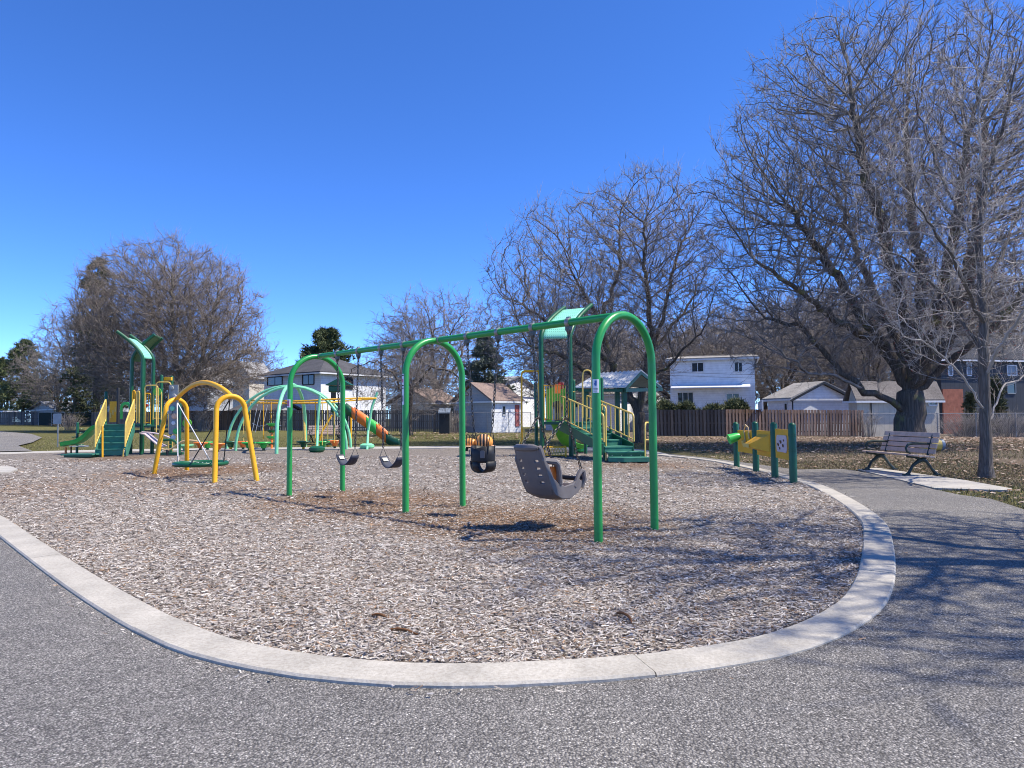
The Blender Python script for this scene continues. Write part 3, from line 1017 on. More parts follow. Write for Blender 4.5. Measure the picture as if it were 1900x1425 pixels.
for j in range(25):
    t = j / 24
    p = t0.lerp(t1, t)
    p.z += (Hm - (t0.z + t1.z) / 2) * math.sin(math.pi * t) ** .85
    pts.append(p)
MB(base).tube(pts, .055, 14).build("curved_beam", M["yellow"], fr, smooth=True)
bk = thing("basket_swing", "round nest swing with dark green rim hung on ropes between yellow arches", "swing", base)
zc = P(373, 860, base.y).z; R_ = .56
m = MB(base)
m.tube([base + Vector((R_ * math.cos(2 * math.pi * k / 40), R_ * math.sin(2 * math.pi * k / 40), zc)) for k in range(40)], .052, 10, closed=True)
m.build("rim", M["dkgreen"], bk, smooth=True)
m = MB(base)
for k in range(-6, 7):
    x = k * R_ / 6.6; yv = math.sqrt(max(.01, R_ * R_ - x * x))
    for sw in (0, 1):
        q = [Vector((x, yv * (2 * t / 8 - 1), -.05 * (1 - (2 * t / 8 - 1) ** 2) * (yv / R_))) for t in range(9)]
        m.tube([base + Vector((p.y, p.x, p.z + zc) if sw else (p.x, p.y, p.z + zc)) for p in q], .011, 5)
m.build("net", M["rope"], bk)
for tp, sg in ((t0, -1), (t1, 1)):
    hp = tp - axis * sg * .06 - Vector((0, 0, .07))
    MB(base).box(hp + Vector((0, 0, .02)), (.05, .05, .08)).build("rope_bracket", M["steel"], bk)
    for s2 in (1, -1):
        e = base + axis * sg * R_ * .74 + acr * s2 * R_ * .66 + Vector((0, 0, zc + .03))
        MB(base).tube([hp, e], .013, 6).build("rope", M["rope"] if sg < 0 else M["black"], bk)
        MB(base).tube([e - (e - hp) * .09, e], .02, 6).build("rope_sleeve", M["steel"], bk)
# ------------------------------------------------------------------ play structures
class Kit:
    """builds parts of one thing from places in the photograph at chosen distances"""
    def __init__(self, root): self.r = root; self.o = Vector(root.location)
    def mb(self): return MB(self.o)
    def pt(self, px, py, Y): return P(px, py, Y)
    def post(self, px, py_top, Y, r, mt, name="post", zb=-.05):
        top = P(px, py_top, Y)
        b = Vector((top.x, Y, zb))
        return self.mb().post(b, top.z - zb, r).build(name, M[mt], self.r, smooth=True)
    def tube(self, pts, r, mt, name, n=8, closed=False, parent=None):
        return self.mb().tube(pts, r, n, closed=closed).build(name, M[mt], parent or self.r, smooth=True)
    def box(self, c, s, mt, name, rz=0.0, bev=.006, parent=None):
        return self.mb().box(c, s, rz).build(name, M[mt], parent or self.r, bev=bev)

def fillet(pts, r=.12, n=5):
    """rounds the corners of a polyline"""
    pts = [Vector(p) for p in pts]; out = [pts[0]]
    for i in range(1, len(pts) - 1):
        a, b, c = pts[i - 1], pts[i], pts[i + 1]
        d1 = (a - b); d2 = (c - b)
        k1 = b + d1.normalized() * min(r, d1.length * .45); k2 = b + d2.normalized() * min(r, d2.length * .45)
        for j in range(n + 1):
            t = j / n
            out.append(k1 * (1 - t) ** 2 + b * 2 * t * (1 - t) + k2 * t * t)
    out.append(pts[-1])
    return out

def railing(K, a, b, h, nb, mt="paleyellow", name="railing", rb=.019, rr=.027, drop=0.0):
    """picket rail whose bottom follows a-b; bars are parts of it"""
    a, b = Vector(a), Vector(b); up = Vector((0, 0, h))
    fr = K.tube(fillet([a, a + up, b + up, b], .10), rr, mt, name)
    K.tube([a + Vector((0, 0, .06)), b + Vector((0, 0, .06))], rr * .8, mt, "bottom_rail", parent=fr)
    for i in range(1, nb):
        p = a.lerp(b, i / nb)
        K.mb().tube([p + Vector((0, 0, .06)), p + up], rb, 6).build("picket", M[mt], fr)
    return fr

def mesh_panel(K, rows, mt, name, hole=True):
    """curved perforated canopy sheet"""
    return K.mb().sheet(rows).build(name, M[mt], K.r, smooth=True, solid=.02)

def perforated(name, c):
    t = NT(name)
    v = t.voro(14.0, vec=t.mapping((1, 1, 1)), rand=0.0)
    t.color(t.mix(1.0, c, t.ramp(v.outputs["Distance"], [(0.25, (.55, .6, .58)), (0.34, (1, 1, 1))]), 'MULTIPLY'))
    t.bump(v.outputs["Distance"], .3, .01)
    return t.set(.45, .4)
M["perf"] = perforated("perforated_mint_sheet", lin(150, 232, 200, .8))
M["perfdk"] = perforated("perforated_green_sheet", lin(95, 130, 90, .8))

def stairs(K, a, b, w_vec, n, z0, z1, mt="step"):
    """flight from foot centre a to head centre b; one tread object per step"""
    a, b = Vector(a), Vector(b); w = Vector(w_vec)
    d = (b - a) / n
    for i in range(n):
        zt = z0 + (z1 - z0) * (i + 1) / n
        zb = z0 + (z1 - z0) * i / n
        p = a + d * i; q = a + d * (i + 1)
        m = K.mb()
        dn = Vector((d.x, d.y, 0)).normalized()
        s = [p - w / 2, p + w / 2, q + w / 2 + dn * .03, q - w / 2 + dn * .03]
        vs = [Vector((v.x, v.y, zt - .05)) for v in s] + [Vector((v.x, v.y, zt)) for v in s]
        m.add(vs, [(3, 2, 1, 0), (4, 5, 6, 7), (0, 1, 5, 4), (1, 2, 6, 5), (2, 3, 7, 6), (3, 0, 4, 7)])
        tr = m.build("tread", M[mt], K.r, bev=.008)
        m = K.mb()
        rr = [p - w / 2 + dn * .02, p + w / 2 + dn * .02]
        m.add([Vector((v.x, v.y, z)) for z in (zb, zt - .05) for v in rr], [(0, 1, 3, 2)])
        m.build("riser", M[mt], tr, solid=.012)

# ---- left structure
YL = 27.0
base = Vector((P(262, 841, YL).x, YL, 0))
root = thing("play_structure", "dark green and yellow play tower with crossed curved canopies, stairs and green slide", "play structure", base)
K = Kit(root)
pA, pC, pB, pD = Vector((base.x, YL, 0)), Vector((P(282, 840, YL + .62).x, YL + .62, 0)), Vector((P(242, 840, YL + .52).x, YL + .52, 0)), Vector((P(264, 840, YL + 1.14).x, YL + 1.14, 0))
zA = P(262, 668, YL).z
tipA = P(217, 615, YL - .2); tipC = P(241, 622, YL + .5); tipB = P(287, 621, YL + .6); tipD = P(301, 627, YL + 1.2)
def curved_post(b, z1, tip):
    v = Vector((tip.x - b.x, tip.y - b.y, 0))
    pts = [b + Vector((0, 0, -.1)), b + Vector((0, 0, z1))]
    c1 = b + Vector((0, 0, z1 + (tip.z - z1) * .40))
    q0 = b + Vector((0, 0, z1))
    for j in range(1, 13):
        t = j / 12
        pts.append(q0 * (1 - t) ** 2 + (c1 + v * .03) * 2 * t * (1 - t) + tip * t * t)
    return pts
cA, cC, cB, cD = (curved_post(p, zA, t) for p, t in ((pA, tipA), (pC, tipC), (pB, tipB), (pD, tipD)))
for c in (cA, cC, cB, cD):
    K.tube(c, .068, "dkgreen", "canopy_post", 12)
mesh_panel(K, [[Vector(a).lerp(Vector(b), k / 4) for k in range(5)] for a, b in zip(cA[2:12], cC[2:12])], "perf", "canopy_sheet")
mesh_panel(K, [[Vector(a).lerp(Vector(b), k / 4) for k in range(5)] for a, b in zip(cB[1:], cD[1:])], "perfdk", "canopy_sheet")
zD = P(225, 787, YL - .3).z
# decks
m = K.mb(); m.prism([(pA.x + .05, pA.y, zD - .07), (pC.x, pC.y, zD - .07), (pD.x, pD.y, zD - .07), (pB.x, pB.y, zD - .07), (pA.x - .8, pA.y + .2, zD - .07), (pA.x - .75, pA.y - .05, zD - .07)], (0, 0, .06))
m.build("deck", M["step"], root)
d2 = P(292, 790, YL + .5)
K.box((d2.x + .1, YL + .6, d2.z), (1.1, .9, .06), "step", "deck")
# stairs climbing to the right and back
a = G(205, 838); a.y = YL - 1.55; a.x = P(204, 838, a.y).x; a.z = 0
b = Vector((P(222, 790, YL - .25).x, YL - .25, 0))
wv = Vector((1.0, .0, 0))
stairs(K, a, b, wv * 1.02, 5, 0.05, zD)
for s, nm in ((-1, "left"), (1, "right")):
    p0 = a + wv * .55 * s; p1 = b + wv * .55 * s
    m = K.mb()
    m.prism([(p0.x, p0.y, .02), (p0.x, p0.y, .26), (p1.x, p1.y, zD + .04), (p1.x, p1.y, zD - .3), (p0.x + (p1.x - p0.x) * .25, p0.y + (p1.y - p0.y) * .25, .02)], (.04, 0, 0))
    m.build("stringer", M["step"], root)
    railing(K, (p0.x, p0.y, .36), (p1.x, p1.y, zD + .12), .86, 9)
K.tube([P(190, 791, a.y - .25), Vector((P(190, 851, a.y - .25).x, a.y - .25, -.05))], .035, "yellow", "newel", 10)
K.tube([P(231, 832, a.y), P(229, 835, a.y), Vector((P(228, 845, a.y).x, a.y, -.05))], .02, "paleyellow", "foot_rail")
K.box((P(155, 843, a.y).x, a.y - .1, .10), (1.15, .62, .05), "step", "transfer_step")
K.box((P(155, 843, a.y).x, a.y - .1, .04), (1.0, .5, .08), "dkgreen", "step_base")
# posts and panels of the small deck
K.post(197, 726, YL + .3, .055, "dkgreen")
K.post(220, 719, YL - .1, .055, "black")
K.post(300, 695, YL + .7, .06, "dkgreen")
K.post(334, 727, YL - .6, .06, "dkgreen")
K.post(319, 697, YL + 1.1, .06, "dkgreen")
pl, pr = P(203, 784, YL + .1), P(217, 784, YL + .1)
fr = K.box((pl + pr) / 2 + Vector((0, 0, .42)), (pr.x - pl.x, .03, .82), "yellow", "barrier_panel")
for k in range(3):
    K.mb().box((pl.lerp(pr, .2 + .3 * k) + Vector((0, -.025, .4 + .12 * (k - 1)))), (.05, .02, .2)).build("panel_shape", M["paleyellow"], fr)
# green arch entrance panel
e0, e1 = P(223, 777, YL + .9), P(243, 777, YL + .9)
w = (e1.x - e0.x) / 2; ec = (e0 + e1) / 2
m = K.mb(); outer = [Vector((ec.x + w * math.cos(t), ec.y, ec.z + .45 + w * 1.05 * math.sin(t))) for t in [math.pi * j / 12 for j in range(13)]]
inner = [Vector((ec.x + w * .62 * math.cos(t), ec.y, ec.z + .42 + w * .68 * math.sin(t))) for t in [math.pi * j / 12 for j in range(13)]]
outer = [Vector((e1.x, ec.y, ec.z))] + outer + [Vector((e0.x, ec.y, ec.z))]
inner = [Vector((ec.x + w * .62, ec.y, ec.z))] + inner + [Vector((ec.x - w * .62, ec.y, ec.z))]
m.sheet([outer, inner]); m.build("arch_panel", M["slidegreen"], root, solid=.05)
# yellow picket barriers and climbing loops on the right half
for (x0, x1, y0, y1, mt) in ((266, 279, 787, 730, "yellow"), (284, 299, 779, 726, "paleyellow"), (245, 250, 775, 725, "yellow"), (253, 258, 785, 726, "paleyellow")):
    p0, p1 = P(x0, y0, YL + .2), P(x1, y0, YL + .2); h = P(x0, y1, YL + .2).z - p0.z
    railing(K, p0, p1, h, 3, mt, "barrier", .016, .022)
K.mb().lathe(P(292, 727, YL + .18), [(.0, -.02), (.16, -.02), (.16, .02), (.0, .02)], 12, Matrix.Rotation(math.pi / 2, 3, 'X')).build("lime_disc", M["lime"], root)
K.mb().lathe(P(272, 752, YL + .1), [(.0, -.02), (.06, -.02), (.06, .02), (.0, .02)], 10, Matrix.Rotation(math.pi / 2, 3, 'X')).build("red_disc", M["red"], root)
def loop_rail(x0, x1, yt, yb, Y, mt="paleyellow", r=.022, rungs=0, name="climbing_loop"):
    p = [P(x0, yb, Y), P(x0, yt, Y), P(x1, yt, Y), P(x1, yb, Y)]
    L = K.tube(fillet(p, .13), r, mt, name)
    for k in range(rungs):
        t = (k + .7) / (rungs + .5)
        K.tube([p[0].lerp(p[1], t), p[3].lerp(p[2], t)], r * .8, mt, "rung", parent=L)
    return L
loop_rail(269, 293, 715, 789, YL - .1)
loop_rail(290, 317, 709, 802, YL - .2)
loop_rail(313, 320, 729, 836, YL - .35, rungs=6)
K.box(P(312, 703, YL + .9), (.30, .12, .13), "yellow", "roof_block")
for (px, py, s, mt) in ((324, 772, .12, "peach"), (322, 735, .10, "stonegrey"), (318, 720, .09, "stonegrey"), (316, 745, .09, "lime"), (320, 758, .10, "mint"), (325, 738, .11, "pinkwhite"), (316, 765, .09, "stonegrey"), (322, 785, .08, "white"), (326, 800, .11, "slidegreen"), (321, 812, .1, "white")):
    K.mb().lathe(P(px, py, YL - .55), [(0, -.03), (s, -.03), (s * .9, .03), (0, .04)], 9, Matrix.Rotation(math.pi / 2, 3, 'X')).build("climbing_hold", M[mt], root, smooth=True)
K.box(P(322, 760, YL - .50), (.34, .05, 1.9), "stonegrey", "climbing_wall")
K.mb().lathe(P(347, 785, YL - .3), [(0, -.03), (.17, -.03), (.17, .03), (0, .03)], 12, Matrix.Rotation(math.pi / 2, 3, 'X')).build("lime_panel", M["lime"], root)
# swooping balance rails
sw = [P(258, 804, YL - .6), P(268, 806, YL - .6), P(280, 816, YL - .65), P(292, 826, YL - .7), P(300, 829, YL - .7)]
m = K.mb(); m.sheet([[p, p + Vector((.03, .38, .02))] for p in sw]); m.build("curved_seat", M["pinkwhite"], root, smooth=True, solid=.05)
K.tube(catmull([tuple(p) for p in (P(263, 802, YL - .8), P(280, 803, YL - .8), P(298, 806, YL - .8), P(315, 812, YL - .8))], .1, False), .03, "pinkwhite", "curved_rail")
K.tube(catmull([tuple(p) for p in (P(300, 833, YL - .9), P(312, 835, YL - .9), P(324, 829, YL - .9), P(336, 820, YL - .9), P(352, 817, YL - .9), P(366, 819, YL - .9))], .1, False), .035, "tan", "curved_rail")
K.tube(catmull([tuple(p) for p in (P(303, 817, YL - .7), P(318, 816, YL - .7), P(326, 820, YL - .7), P(330, 828, YL - .7))], .1, False), .045, "dkgreen", "curved_rail")
K.box((P(315, 846, YL - .8).x, YL - .8, .06), (.95, .25, .09), "dkgreen", "beam_foot")
K.tube([P(297, 824, YL - .75), Vector((P(299, 838, YL - .75).x, YL - .75, -.05))], .03, "white", "prop")
K.tube([P(310, 834, YL - .9), Vector((P(312, 845, YL - .9).x, YL - .9, -.05))], .05, "black", "prop")
# small bright slide to the left
sp = catmull([tuple(p) for p in (P(190, 793, YL + .5), P(174, 800, YL + .5), P(160, 814, YL + .5), P(145, 823, YL + .5), P(128, 826, YL + .5), P(118, 828, YL + .5))], .1, False)
rows = []
for p in sp:
    p = Vector(p); hw = .24
    rows.append([p + Vector((0, -hw - .03, .15)), p + Vector((0, -hw, .14)), p + Vector((0, -hw * .85, .02)), p, p + Vector((0, hw * .85, .02)), p + Vector((0, hw, .14)), p + Vector((0, hw + .03, .15))])
K.mb().sheet(rows).build("slide", M["slidegreen"], root, smooth=True, solid=.035)
K.tube([P(132, 828, YL + .5), Vector((P(132, 840, YL + .5).x, YL + .5, -.05))], .03, "brown", "slide_leg")
K.tube([P(122, 830, YL + .4), Vector((P(122, 842, YL + .4).x, YL + .4, -.05))], .04, "orange", "slide_foot")

# spiral stepping pole beside it
Yp = 28.2; b = P(144, 838, Yp); b.z = 0
sp = thing("stepping_pole", "dark green pole with small round steps left of the bright green slide", "climbing pole", b)
K2 = Kit(sp); K2.post(144, 783, Yp, .05, "dkgreen", "pole")
for k in range(5):
    z = .35 + k * .16; an = k * 1.9
    K2.mb().lathe(b + Vector((.12 * math.cos(an), .12 * math.sin(an), z)), [(0, -.02), (.10, -.02), (.11, .0), (.10, .02), (0, .02)], 10).build("foot_step", M["dkgreen"], sp, smooth=True)
K2.mb().lathe(P(147, 828, Yp), [(0, -.015), (.34, -.015), (.34, .015), (0, .015)], 18).build("seat_disc", M["white"], sp)

# ---- right structure
YR = 23.2
base = Vector((P(1034, 846, YR).x, YR, 0))
root = thing("play_structure", "play tower with one mint canopy, lime slide and teal stairs behind the near swing arch", "play structure", base)
K = Kit(root)
x1, x2 = P(1005, 760, YR).x, P(1059, 760, YR).x
zD = P(1034, 783, YR).z
dp = 1.05
def canopy_post(x, y, tip, pz=628):
    b = Vector((x, y, 0)); z1 = P(1034, pz, y).z
    return curved_post(b, z1, tip)
ca = canopy_post(x1, YR, P(1047, 571, YR + 1.6)); cb = canopy_post(x2, YR, P(1097, 566, YR + 1.6))
for c in (ca, cb): K.tube(c, .08, "dkgreen", "canopy_post", 12)
mesh_panel(K, [[Vector(a).lerp(Vector(b), k / 5) for k in range(6)] for a, b in zip(ca[1:13], cb[1:13])], "perf", "canopy_sheet")
K.post(994, 709, YR + dp, .062, "dkgreen"); K.post(1064, 704, YR + dp, .062, "dkgreen"); K.post(1116, 700, YR + .4, .062, "dkgreen")
K.box(((x1 + x2) / 2, YR + dp / 2, zD - .04), (x2 - x1 + .1, dp, .09), "dkgreen", "deck")
# barrier with pickets and coloured panel behind
f0, f1 = P(1010, 779, YR - .02), P(1055, 779, YR - .02); hh = P(1010, 715, YR).z - f0.z
bar = K.tube([f0, f0 + Vector((0, 0, hh)), f1 + Vector((0, 0, hh)), f1], .028, "yellow", "barrier", closed=True)
for k in range(1, 9):
    p = f0.lerp(f1, k / 9)
    K.mb().tube([p, p + Vector((0, 0, hh))], .015, 6).build("picket", M["paleyellow"], bar)
m = K.mb(); Yb = YR + dp
l0, l1 = P(1014, 783, Yb), P(1054, 783, Yb); w = (l1.x - l0.x) / 2; lc = (l0 + l1) / 2; H = P(1034, 718, Yb).z - lc.z
outer = [Vector((l1.x, Yb, lc.z)), Vector((l1.x, Yb, lc.z + H * .8))] + [Vector((lc.x + w * math.cos(t), Yb, lc.z + H - w * .4 + w * .4 * math.sin(t))) for t in [math.pi * j / 8 for j in range(9)]] + [Vector((l0.x, Yb, lc.z + H * .8)), Vector((l0.x, Yb, lc.z))]
inner = [Vector((lc.x + w * .52, Yb, lc.z)), Vector((lc.x + w * .52, Yb, lc.z + H * .4))] + [Vector((lc.x + w * .52 * math.cos(t), Yb, lc.z + H * .45 + w * .5 * math.sin(t))) for t in [math.pi * j / 8 for j in range(9)]] + [Vector((lc.x - w * .52, Yb, lc.z + H * .4)), Vector((lc.x - w * .52, Yb, lc.z))]
m.sheet([outer, inner]); m.build("slide_hood", M["lime"], root, solid=.06)
K.box(P(1034, 722, YR + .35), (.22, .12, .3), "orange", "play_cube", .3); K.box(P(1041, 716, YR + .4), (.16, .1, .22), "red", "play_cube", -.2)
K.tube([P(1060, 727, YR + .9), P(1066, 727, YR + .9)], .02, "paleyellow", "grab_bar")
# side barrier on the left
s0, s1 = P(997, 779, YR + dp), P(1003, 779, YR + .1)
railing(K, s0, s1, hh * 1.1, 5, "paleyellow", "barrier")
# overhead ladder loop
lad = K.tube(fillet([Vector((P(968, 840, YR).x, YR + .15, -.05)), P(968, 688, YR + .15), P(1000, 688, YR + .15), P(1001, 775, YR + .15)], .14), .03, "yellow", "climbing_loop")
K.tube(fillet([P(1000, 688, YR + .75), P(968, 690, YR + .75), Vector((P(968.5, 840, YR + .75).x, YR + .75, -.05))], .14), .026, "yellow", "climbing_loop")
for k in range(5):
    z = .3 + .32 * k; x = P(968, 800, YR).x
    K.tube([(x, YR + .15, z), (x + .0, YR + .75, z)], .017, "paleyellow", "rung", parent=lad)
K.tube([P(966, 786, YR), P(972, 797, YR), P(973, 812, YR), P(968, 822, YR)], .022, "paleyellow", "grip_loop")
K.tube([P(967, 812, YR), P(964, 822, YR), P(966, 838, YR)], .02, "paleyellow", "grip_loop")
# lime slide going back and right
sp = catmull([tuple(p) for p in (P(1030, 783, YR + dp), P(1040, 800, YR + 1.5), P(1048, 818, YR + 2.0), P(1058, 829, YR + 2.4), P(1072, 833, YR + 2.7), P(1080, 834, YR + 2.9))], .12, False)
rows = []
for i, p in enumerate(sp):
    p = Vector(p); d = Vector(sp[min(i + 1, len(sp) - 1)]) - Vector(sp[max(i - 1, 0)]); s = Vector((d.y, -d.x, 0)).normalized(); hw = .25
    rows.append([p + s * -hw * 1.12 + Vector((0, 0, .16)), p - s * hw + Vector((0, 0, .15)), p - s * hw * .85 + Vector((0, 0, .02)), p, p + s * hw * .85 + Vector((0, 0, .02)), p + s * hw + Vector((0, 0, .15)), p + s * hw * 1.12 + Vector((0, 0, .16))])
K.mb().sheet(rows).build("slide", M["lime"], root, smooth=True, solid=.035)
K.box(P(1076, 834, YR + 2.8), (.34, .5, .16), "slidegreen", "slide_end", .5, .04)
# low orange lattice step
q0, q1 = P(1009, 830, YR - .5), P(1051, 830, YR - .5)
K.box(Vector(((q0.x + q1.x) / 2, YR - .25, q0.z)), (q1.x - q0.x, .5, .05), "yellow", "low_step")
lat = K.box(Vector(((q0.x + q1.x) / 2, YR - .5, q0.z - .26)), (q1.x - q0.x, .02, .03), "yellow", "lattice_rail")
for k in range(8):
    xa = q0.x + (q1.x - q0.x) * k / 8; xb = q0.x + (q1.x - q0.x) * (k + 1) / 8
    K.mb().tube([(xa, YR - .5, q0.z), (xb, YR - .5, q0.z - .26)], .012, 5).tube([(xb, YR - .505, q0.z), (xa, YR - .505, q0.z - .26)], .012, 5).build("lattice_bar", M["paleyellow"], lat)
for x in (q0.x + .02, q1.x - .02): K.tube([(x, YR - .48, q0.z), (x, YR - .48, -.05)], .03, "yellow", "step_leg")
# stairs down to the right and towards the viewer
Ye = 20.6
head = Vector((x2 + .12, YR + .35, 0)); foot = Vector((P(1150, 840, Ye).x - .02, Ye, 0))
dirv = (foot - head).normalized(); wv = Vector((-dirv.y, dirv.x, 0)) * 0.95
zS = P(1150, 836, Ye).z
stairs(K, foot, head, wv, 5, zS - .05, zD)
for s in (-1, 1):
    p0 = foot + wv * .53 * s; p1 = head + wv * .53 * s
    m = K.mb(); th = Vector((dirv.y, -dirv.x, 0)) * .04
    m.prism([(p0.x, p0.y, zS - .05), (p0.x, p0.y, zS + .2), (p1.x, p1.y, zD + .06), (p1.x, p1.y, zD - .28)], th)
    m.build("stringer", M["dkgreen"], root)
    railing(K, (p0.x, p0.y, zS + .26), (p1.x, p1.y, zD + .08), .82, 11, "paleyellow")
K.tube(fillet([P(1081, 775, YR - .3), P(1081, 687, YR - .3), P(1098, 687, YR - .3), P(1099, 780, YR - .3)], .2), .025, "paleyellow", "arch_rail")
# landing platforms at the bottom
fd = Vector((dirv.x, dirv.y, 0))
pl = P(1161, 836, Ye - .2)
m = K.mb(); r0 = pl.x - .55; r1 = P(1196, 836, Ye - .2).x
m.prism([(r0, Ye - .45, zS - .02), (r1, Ye - .45, zS - .02), (r1, Ye + .35, zS - .02), (r0, Ye + .35, zS - .02)], (0, 0, -.05)); m.build("landing", M["step"], root)
lr = K.box(((r0 + r1) / 2, Ye - .45, zS / 2 - .02), (r1 - r0, .03, zS - .06), "dkgreen", "landing_riser")
for k in range(4): K.mb().box((r0 + (r1 - r0) * (k + .4) / 4, Ye - .468, zS - .12), (.03, .012, .03)).build("bolt", M["steel"], lr)
m = K.mb(); m.prism([(r0 - .02, Ye - .8, .02), (r0 + .35, Ye - 1.05, .02), (r1, Ye - .95, .02), (r1, Ye - .47, .02), (r0 - .02, Ye - .47, .02)], (0, 0, .13)); m.build("transfer_step", M["step"], root, bev=.01)
K.tube(fillet([Vector((P(1124, 838, Ye).x, Ye, .0)), P(1124, 755, Ye), P(1114, 750, Ye + .5), P(1112, 790, Ye + .5)], .12), .025, "paleyellow", "hand_loop")
K.tube(fillet([Vector((P(1197, 862, Ye - .6).x, Ye - .6, -.05)), P(1197, 784, Ye - .6), P(1206, 784, Ye + .1), Vector((P(1206, 850, Ye + .1).x, Ye + .1, -.05))], .16), .025, "paleyellow", "hand_loop")
K.tube([P(1197, 816, Ye - .6), P(1206, 816, Ye + .1)], .018, "paleyellow", "hand_loop_bar")
K.post(1086, 790, YR + 1.4, .06, "dkgreen", "leg"); K.post(1120, 760, Ye + .6, .05, "dkgreen", "leg"); K.post(1133, 790, YR - 1, .05, "dkgreen", "leg")

# ---- picnic shelter
YS = 31.5
base = Vector((P(1147, 828, YS).x, YS, 0))
sh = thing("picnic_shelter", "small open shelter with pale ribbed metal gable roof behind the stairs", "shelter", base)
K = Kit(sh)
e0, e1 = P(1068, 719, YS - 1.6), P(1160, 719, YS - 1.9)
r0, r1 = P(1113, 693, YS), P(1189, 688, YS - .3)
far = lambda e, r: Vector((2 * r.x - e.x, 2 * r.y - e.y, e.z))
g0, g1 = far(e0, r0), far(e1, r1)
g1 = P(1227, 718, YS + 1.3)
g0 = g1 + (e0 - e1)
for (a, b, c, d) in ((e0, e1, r1, r0), (r0, r1, g1, g0)):
    m = K.mb(); m.sheet([[a.lerp(b, k / 8) for k in range(9)], [d.lerp(c, k / 8) for k in range(9)]])
    pan = m.build("roof_sheet", M["roofmetal"], sh, solid=.03)
    for k in range(11):
        K.mb().beam(a.lerp(b, k / 10) + Vector((0, 0, .03)), d.lerp(c, k / 10) + Vector((0, 0, .03)), .035, .05).build("rib", M["roofmetal"], pan)
for (e, r, g) in ((e0, r0, g0), (e1, r1, g1)):
    K.mb().beam(e + Vector((0, 0, -.09)), r + Vector((0, 0, -.09)), .05, .14).beam(r + Vector((0, 0, -.092)), g + Vector((0, 0, -.09)), .05, .14).build("gable_trim", M["dkgreen"], sh)
K.mb().beam(e1 + Vector((0, .1, -.12)), g1 + Vector((0, -.1, -.12)), .1, .15).build("tie_beam", M["dkgreen"], sh)
K.mb().beam(e0 + Vector((.1, .1, -.12)), e1 + Vector((-.1, .1, -.12)), .08, .12).build("eave_beam", M["dkgreen"], sh)
K.mb().beam(g0 + Vector((.1, -.1, -.12)), g1 + Vector((-.1, -.1, -.12)), .08, .12).build("eave_beam", M["dkgreen"], sh)
cc = (e0 + e1 + g0 + g1) / 4
for q in (e0, e1, g0, g1):
    p = q.lerp(Vector((cc.x, cc.y, q.z)), .22); b = Vector((p.x, p.y, -.05))
    K.mb().box((b + p) / 2 + Vector((0, 0, -.06)), (.2, .2, p.z - .05 + .0), .3).build("post", M["dkgreen"], sh, bev=.02)

# ------------------------------------------------------------------ dome climber, overhead rail and stepping pods
YC = 31.0
base = Vector((P(540, 832, YC).x, YC, 0))
dm = thing("arch_climber", "mint green arched climber with a yellow overhead rail and hanging poles", "climber", base)
K = Kit(dm)
def span(f1, f2, H, n=24, k=.8):
    f1, f2 = Vector(f1), Vector(f2)
    return [f1.lerp(f2, (1 - math.cos(math.pi * j / n)) / 2) + Vector((0, 0, -.05 + (H + .05) * math.sin(math.pi * j / n) ** k)) for j in range(n + 1)]
fl1, fl2 = G(421, 833), G(437, 836)
fr1, fr2 = G(651, 831), G(643, 834)
Hd = P(545, 714, 30.5).z
K.tube(span(fl1, fr1, Hd, k=.95), .06, "mint", "big_arch", 12)
K.tube(span(fl2, fr2, Hd - .12, k=.95), .06, "mint", "big_arch", 12)
K.tube(span(G(513, 842), G(567, 829), Hd - .02, k=.62), .07, "mint", "cross_arch", 12)
K.tube([P(566, 829, 33.), P(564, 770, 33.), P(561, 742, 33.), P(553, 720, 32.6), P(546, 714, 31.)], .06, "paleyellow", "cross_arch", 12)
K.tube([Vector((*G(588, 838)[:2], -.05)), P(589, 800, 29.3), P(591, 760, 29.3), P(594, 733, 29.3)], .055, "mint", "leaning_post", 12)
K.tube([Vector((*G(681, 834)[:2], -.05)), P(683, 800, 31.), P(690, 755, 31.), P(700, 728, 31.)], .055, "mint", "leaning_post", 12)
for (px, py, mt) in ((588, 835, "dkgreen"), (681, 829, "mint")):
    g = G(px, py + 4)
    K.mb().lathe(Vector((g.x, g.y, .12)), [(0, -.12), (.24, -.12), (.32, -.04), (.32, .05), (.2, .12), (0, .12)], 14).build("rocker_foot", M[mt], dm, smooth=True)
ra = catmull([tuple(p) for p in (P(452, 744, 32), P(500, 743, 30.5), P(560, 744, 29.6), P(612, 741, 29.5), P(660, 739, 30), P(698, 739, 31))], .3, False)
rb = catmull([tuple(p) for p in (P(466, 747, 33), P(510, 748, 31.3), P(560, 748, 30.4), P(604, 747, 30.4), P(640, 744, 31.5), P(696, 740, 32))], .3, False)
rl = K.tube(ra, .035, "yellow", "overhead_rail", 10)
K.tube(rb, .035, "yellow", "overhead_rail", 10)
for k in range(9):
    i = int((len(ra) - 1) * (k + .5) / 9); j = int((len(rb) - 1) * (k + .5) / 9)
    K.tube([Vector(ra[i]), Vector(rb[j])], .016, "paleyellow", "rail_rung", parent=rl)
for (px, Y, yb) in ((452, 32, 828), (464, 31.6, 826), (489, 30.9, 815), (503, 31.2, 800), (585, 29.8, 826), (598, 29.6, 826), (608, 30.2, 820), (620, 30, 822)):
    t = P(px, 745, Y); b = P(px, yb, Y); b.z = max(b.z, -.05)
    K.tube([t, b], .02, "yellow" if px % 2 else "paleyellow", "hanging_pole", 8)
for (a, b) in (((478, 750), (468, 800)), ((486, 751), (474, 802)), ((496, 752), (486, 800))):
    K.tube([P(*a, 32), P(*b, 32)], .012, "rope", "climbing_rope", 6)
K.tube(catmull([tuple(P(*q, 31.6)) for q in ((468, 785), (480, 791), (500, 787), (522, 790))], .2, False), .012, "rope", "climbing_rope", 6)
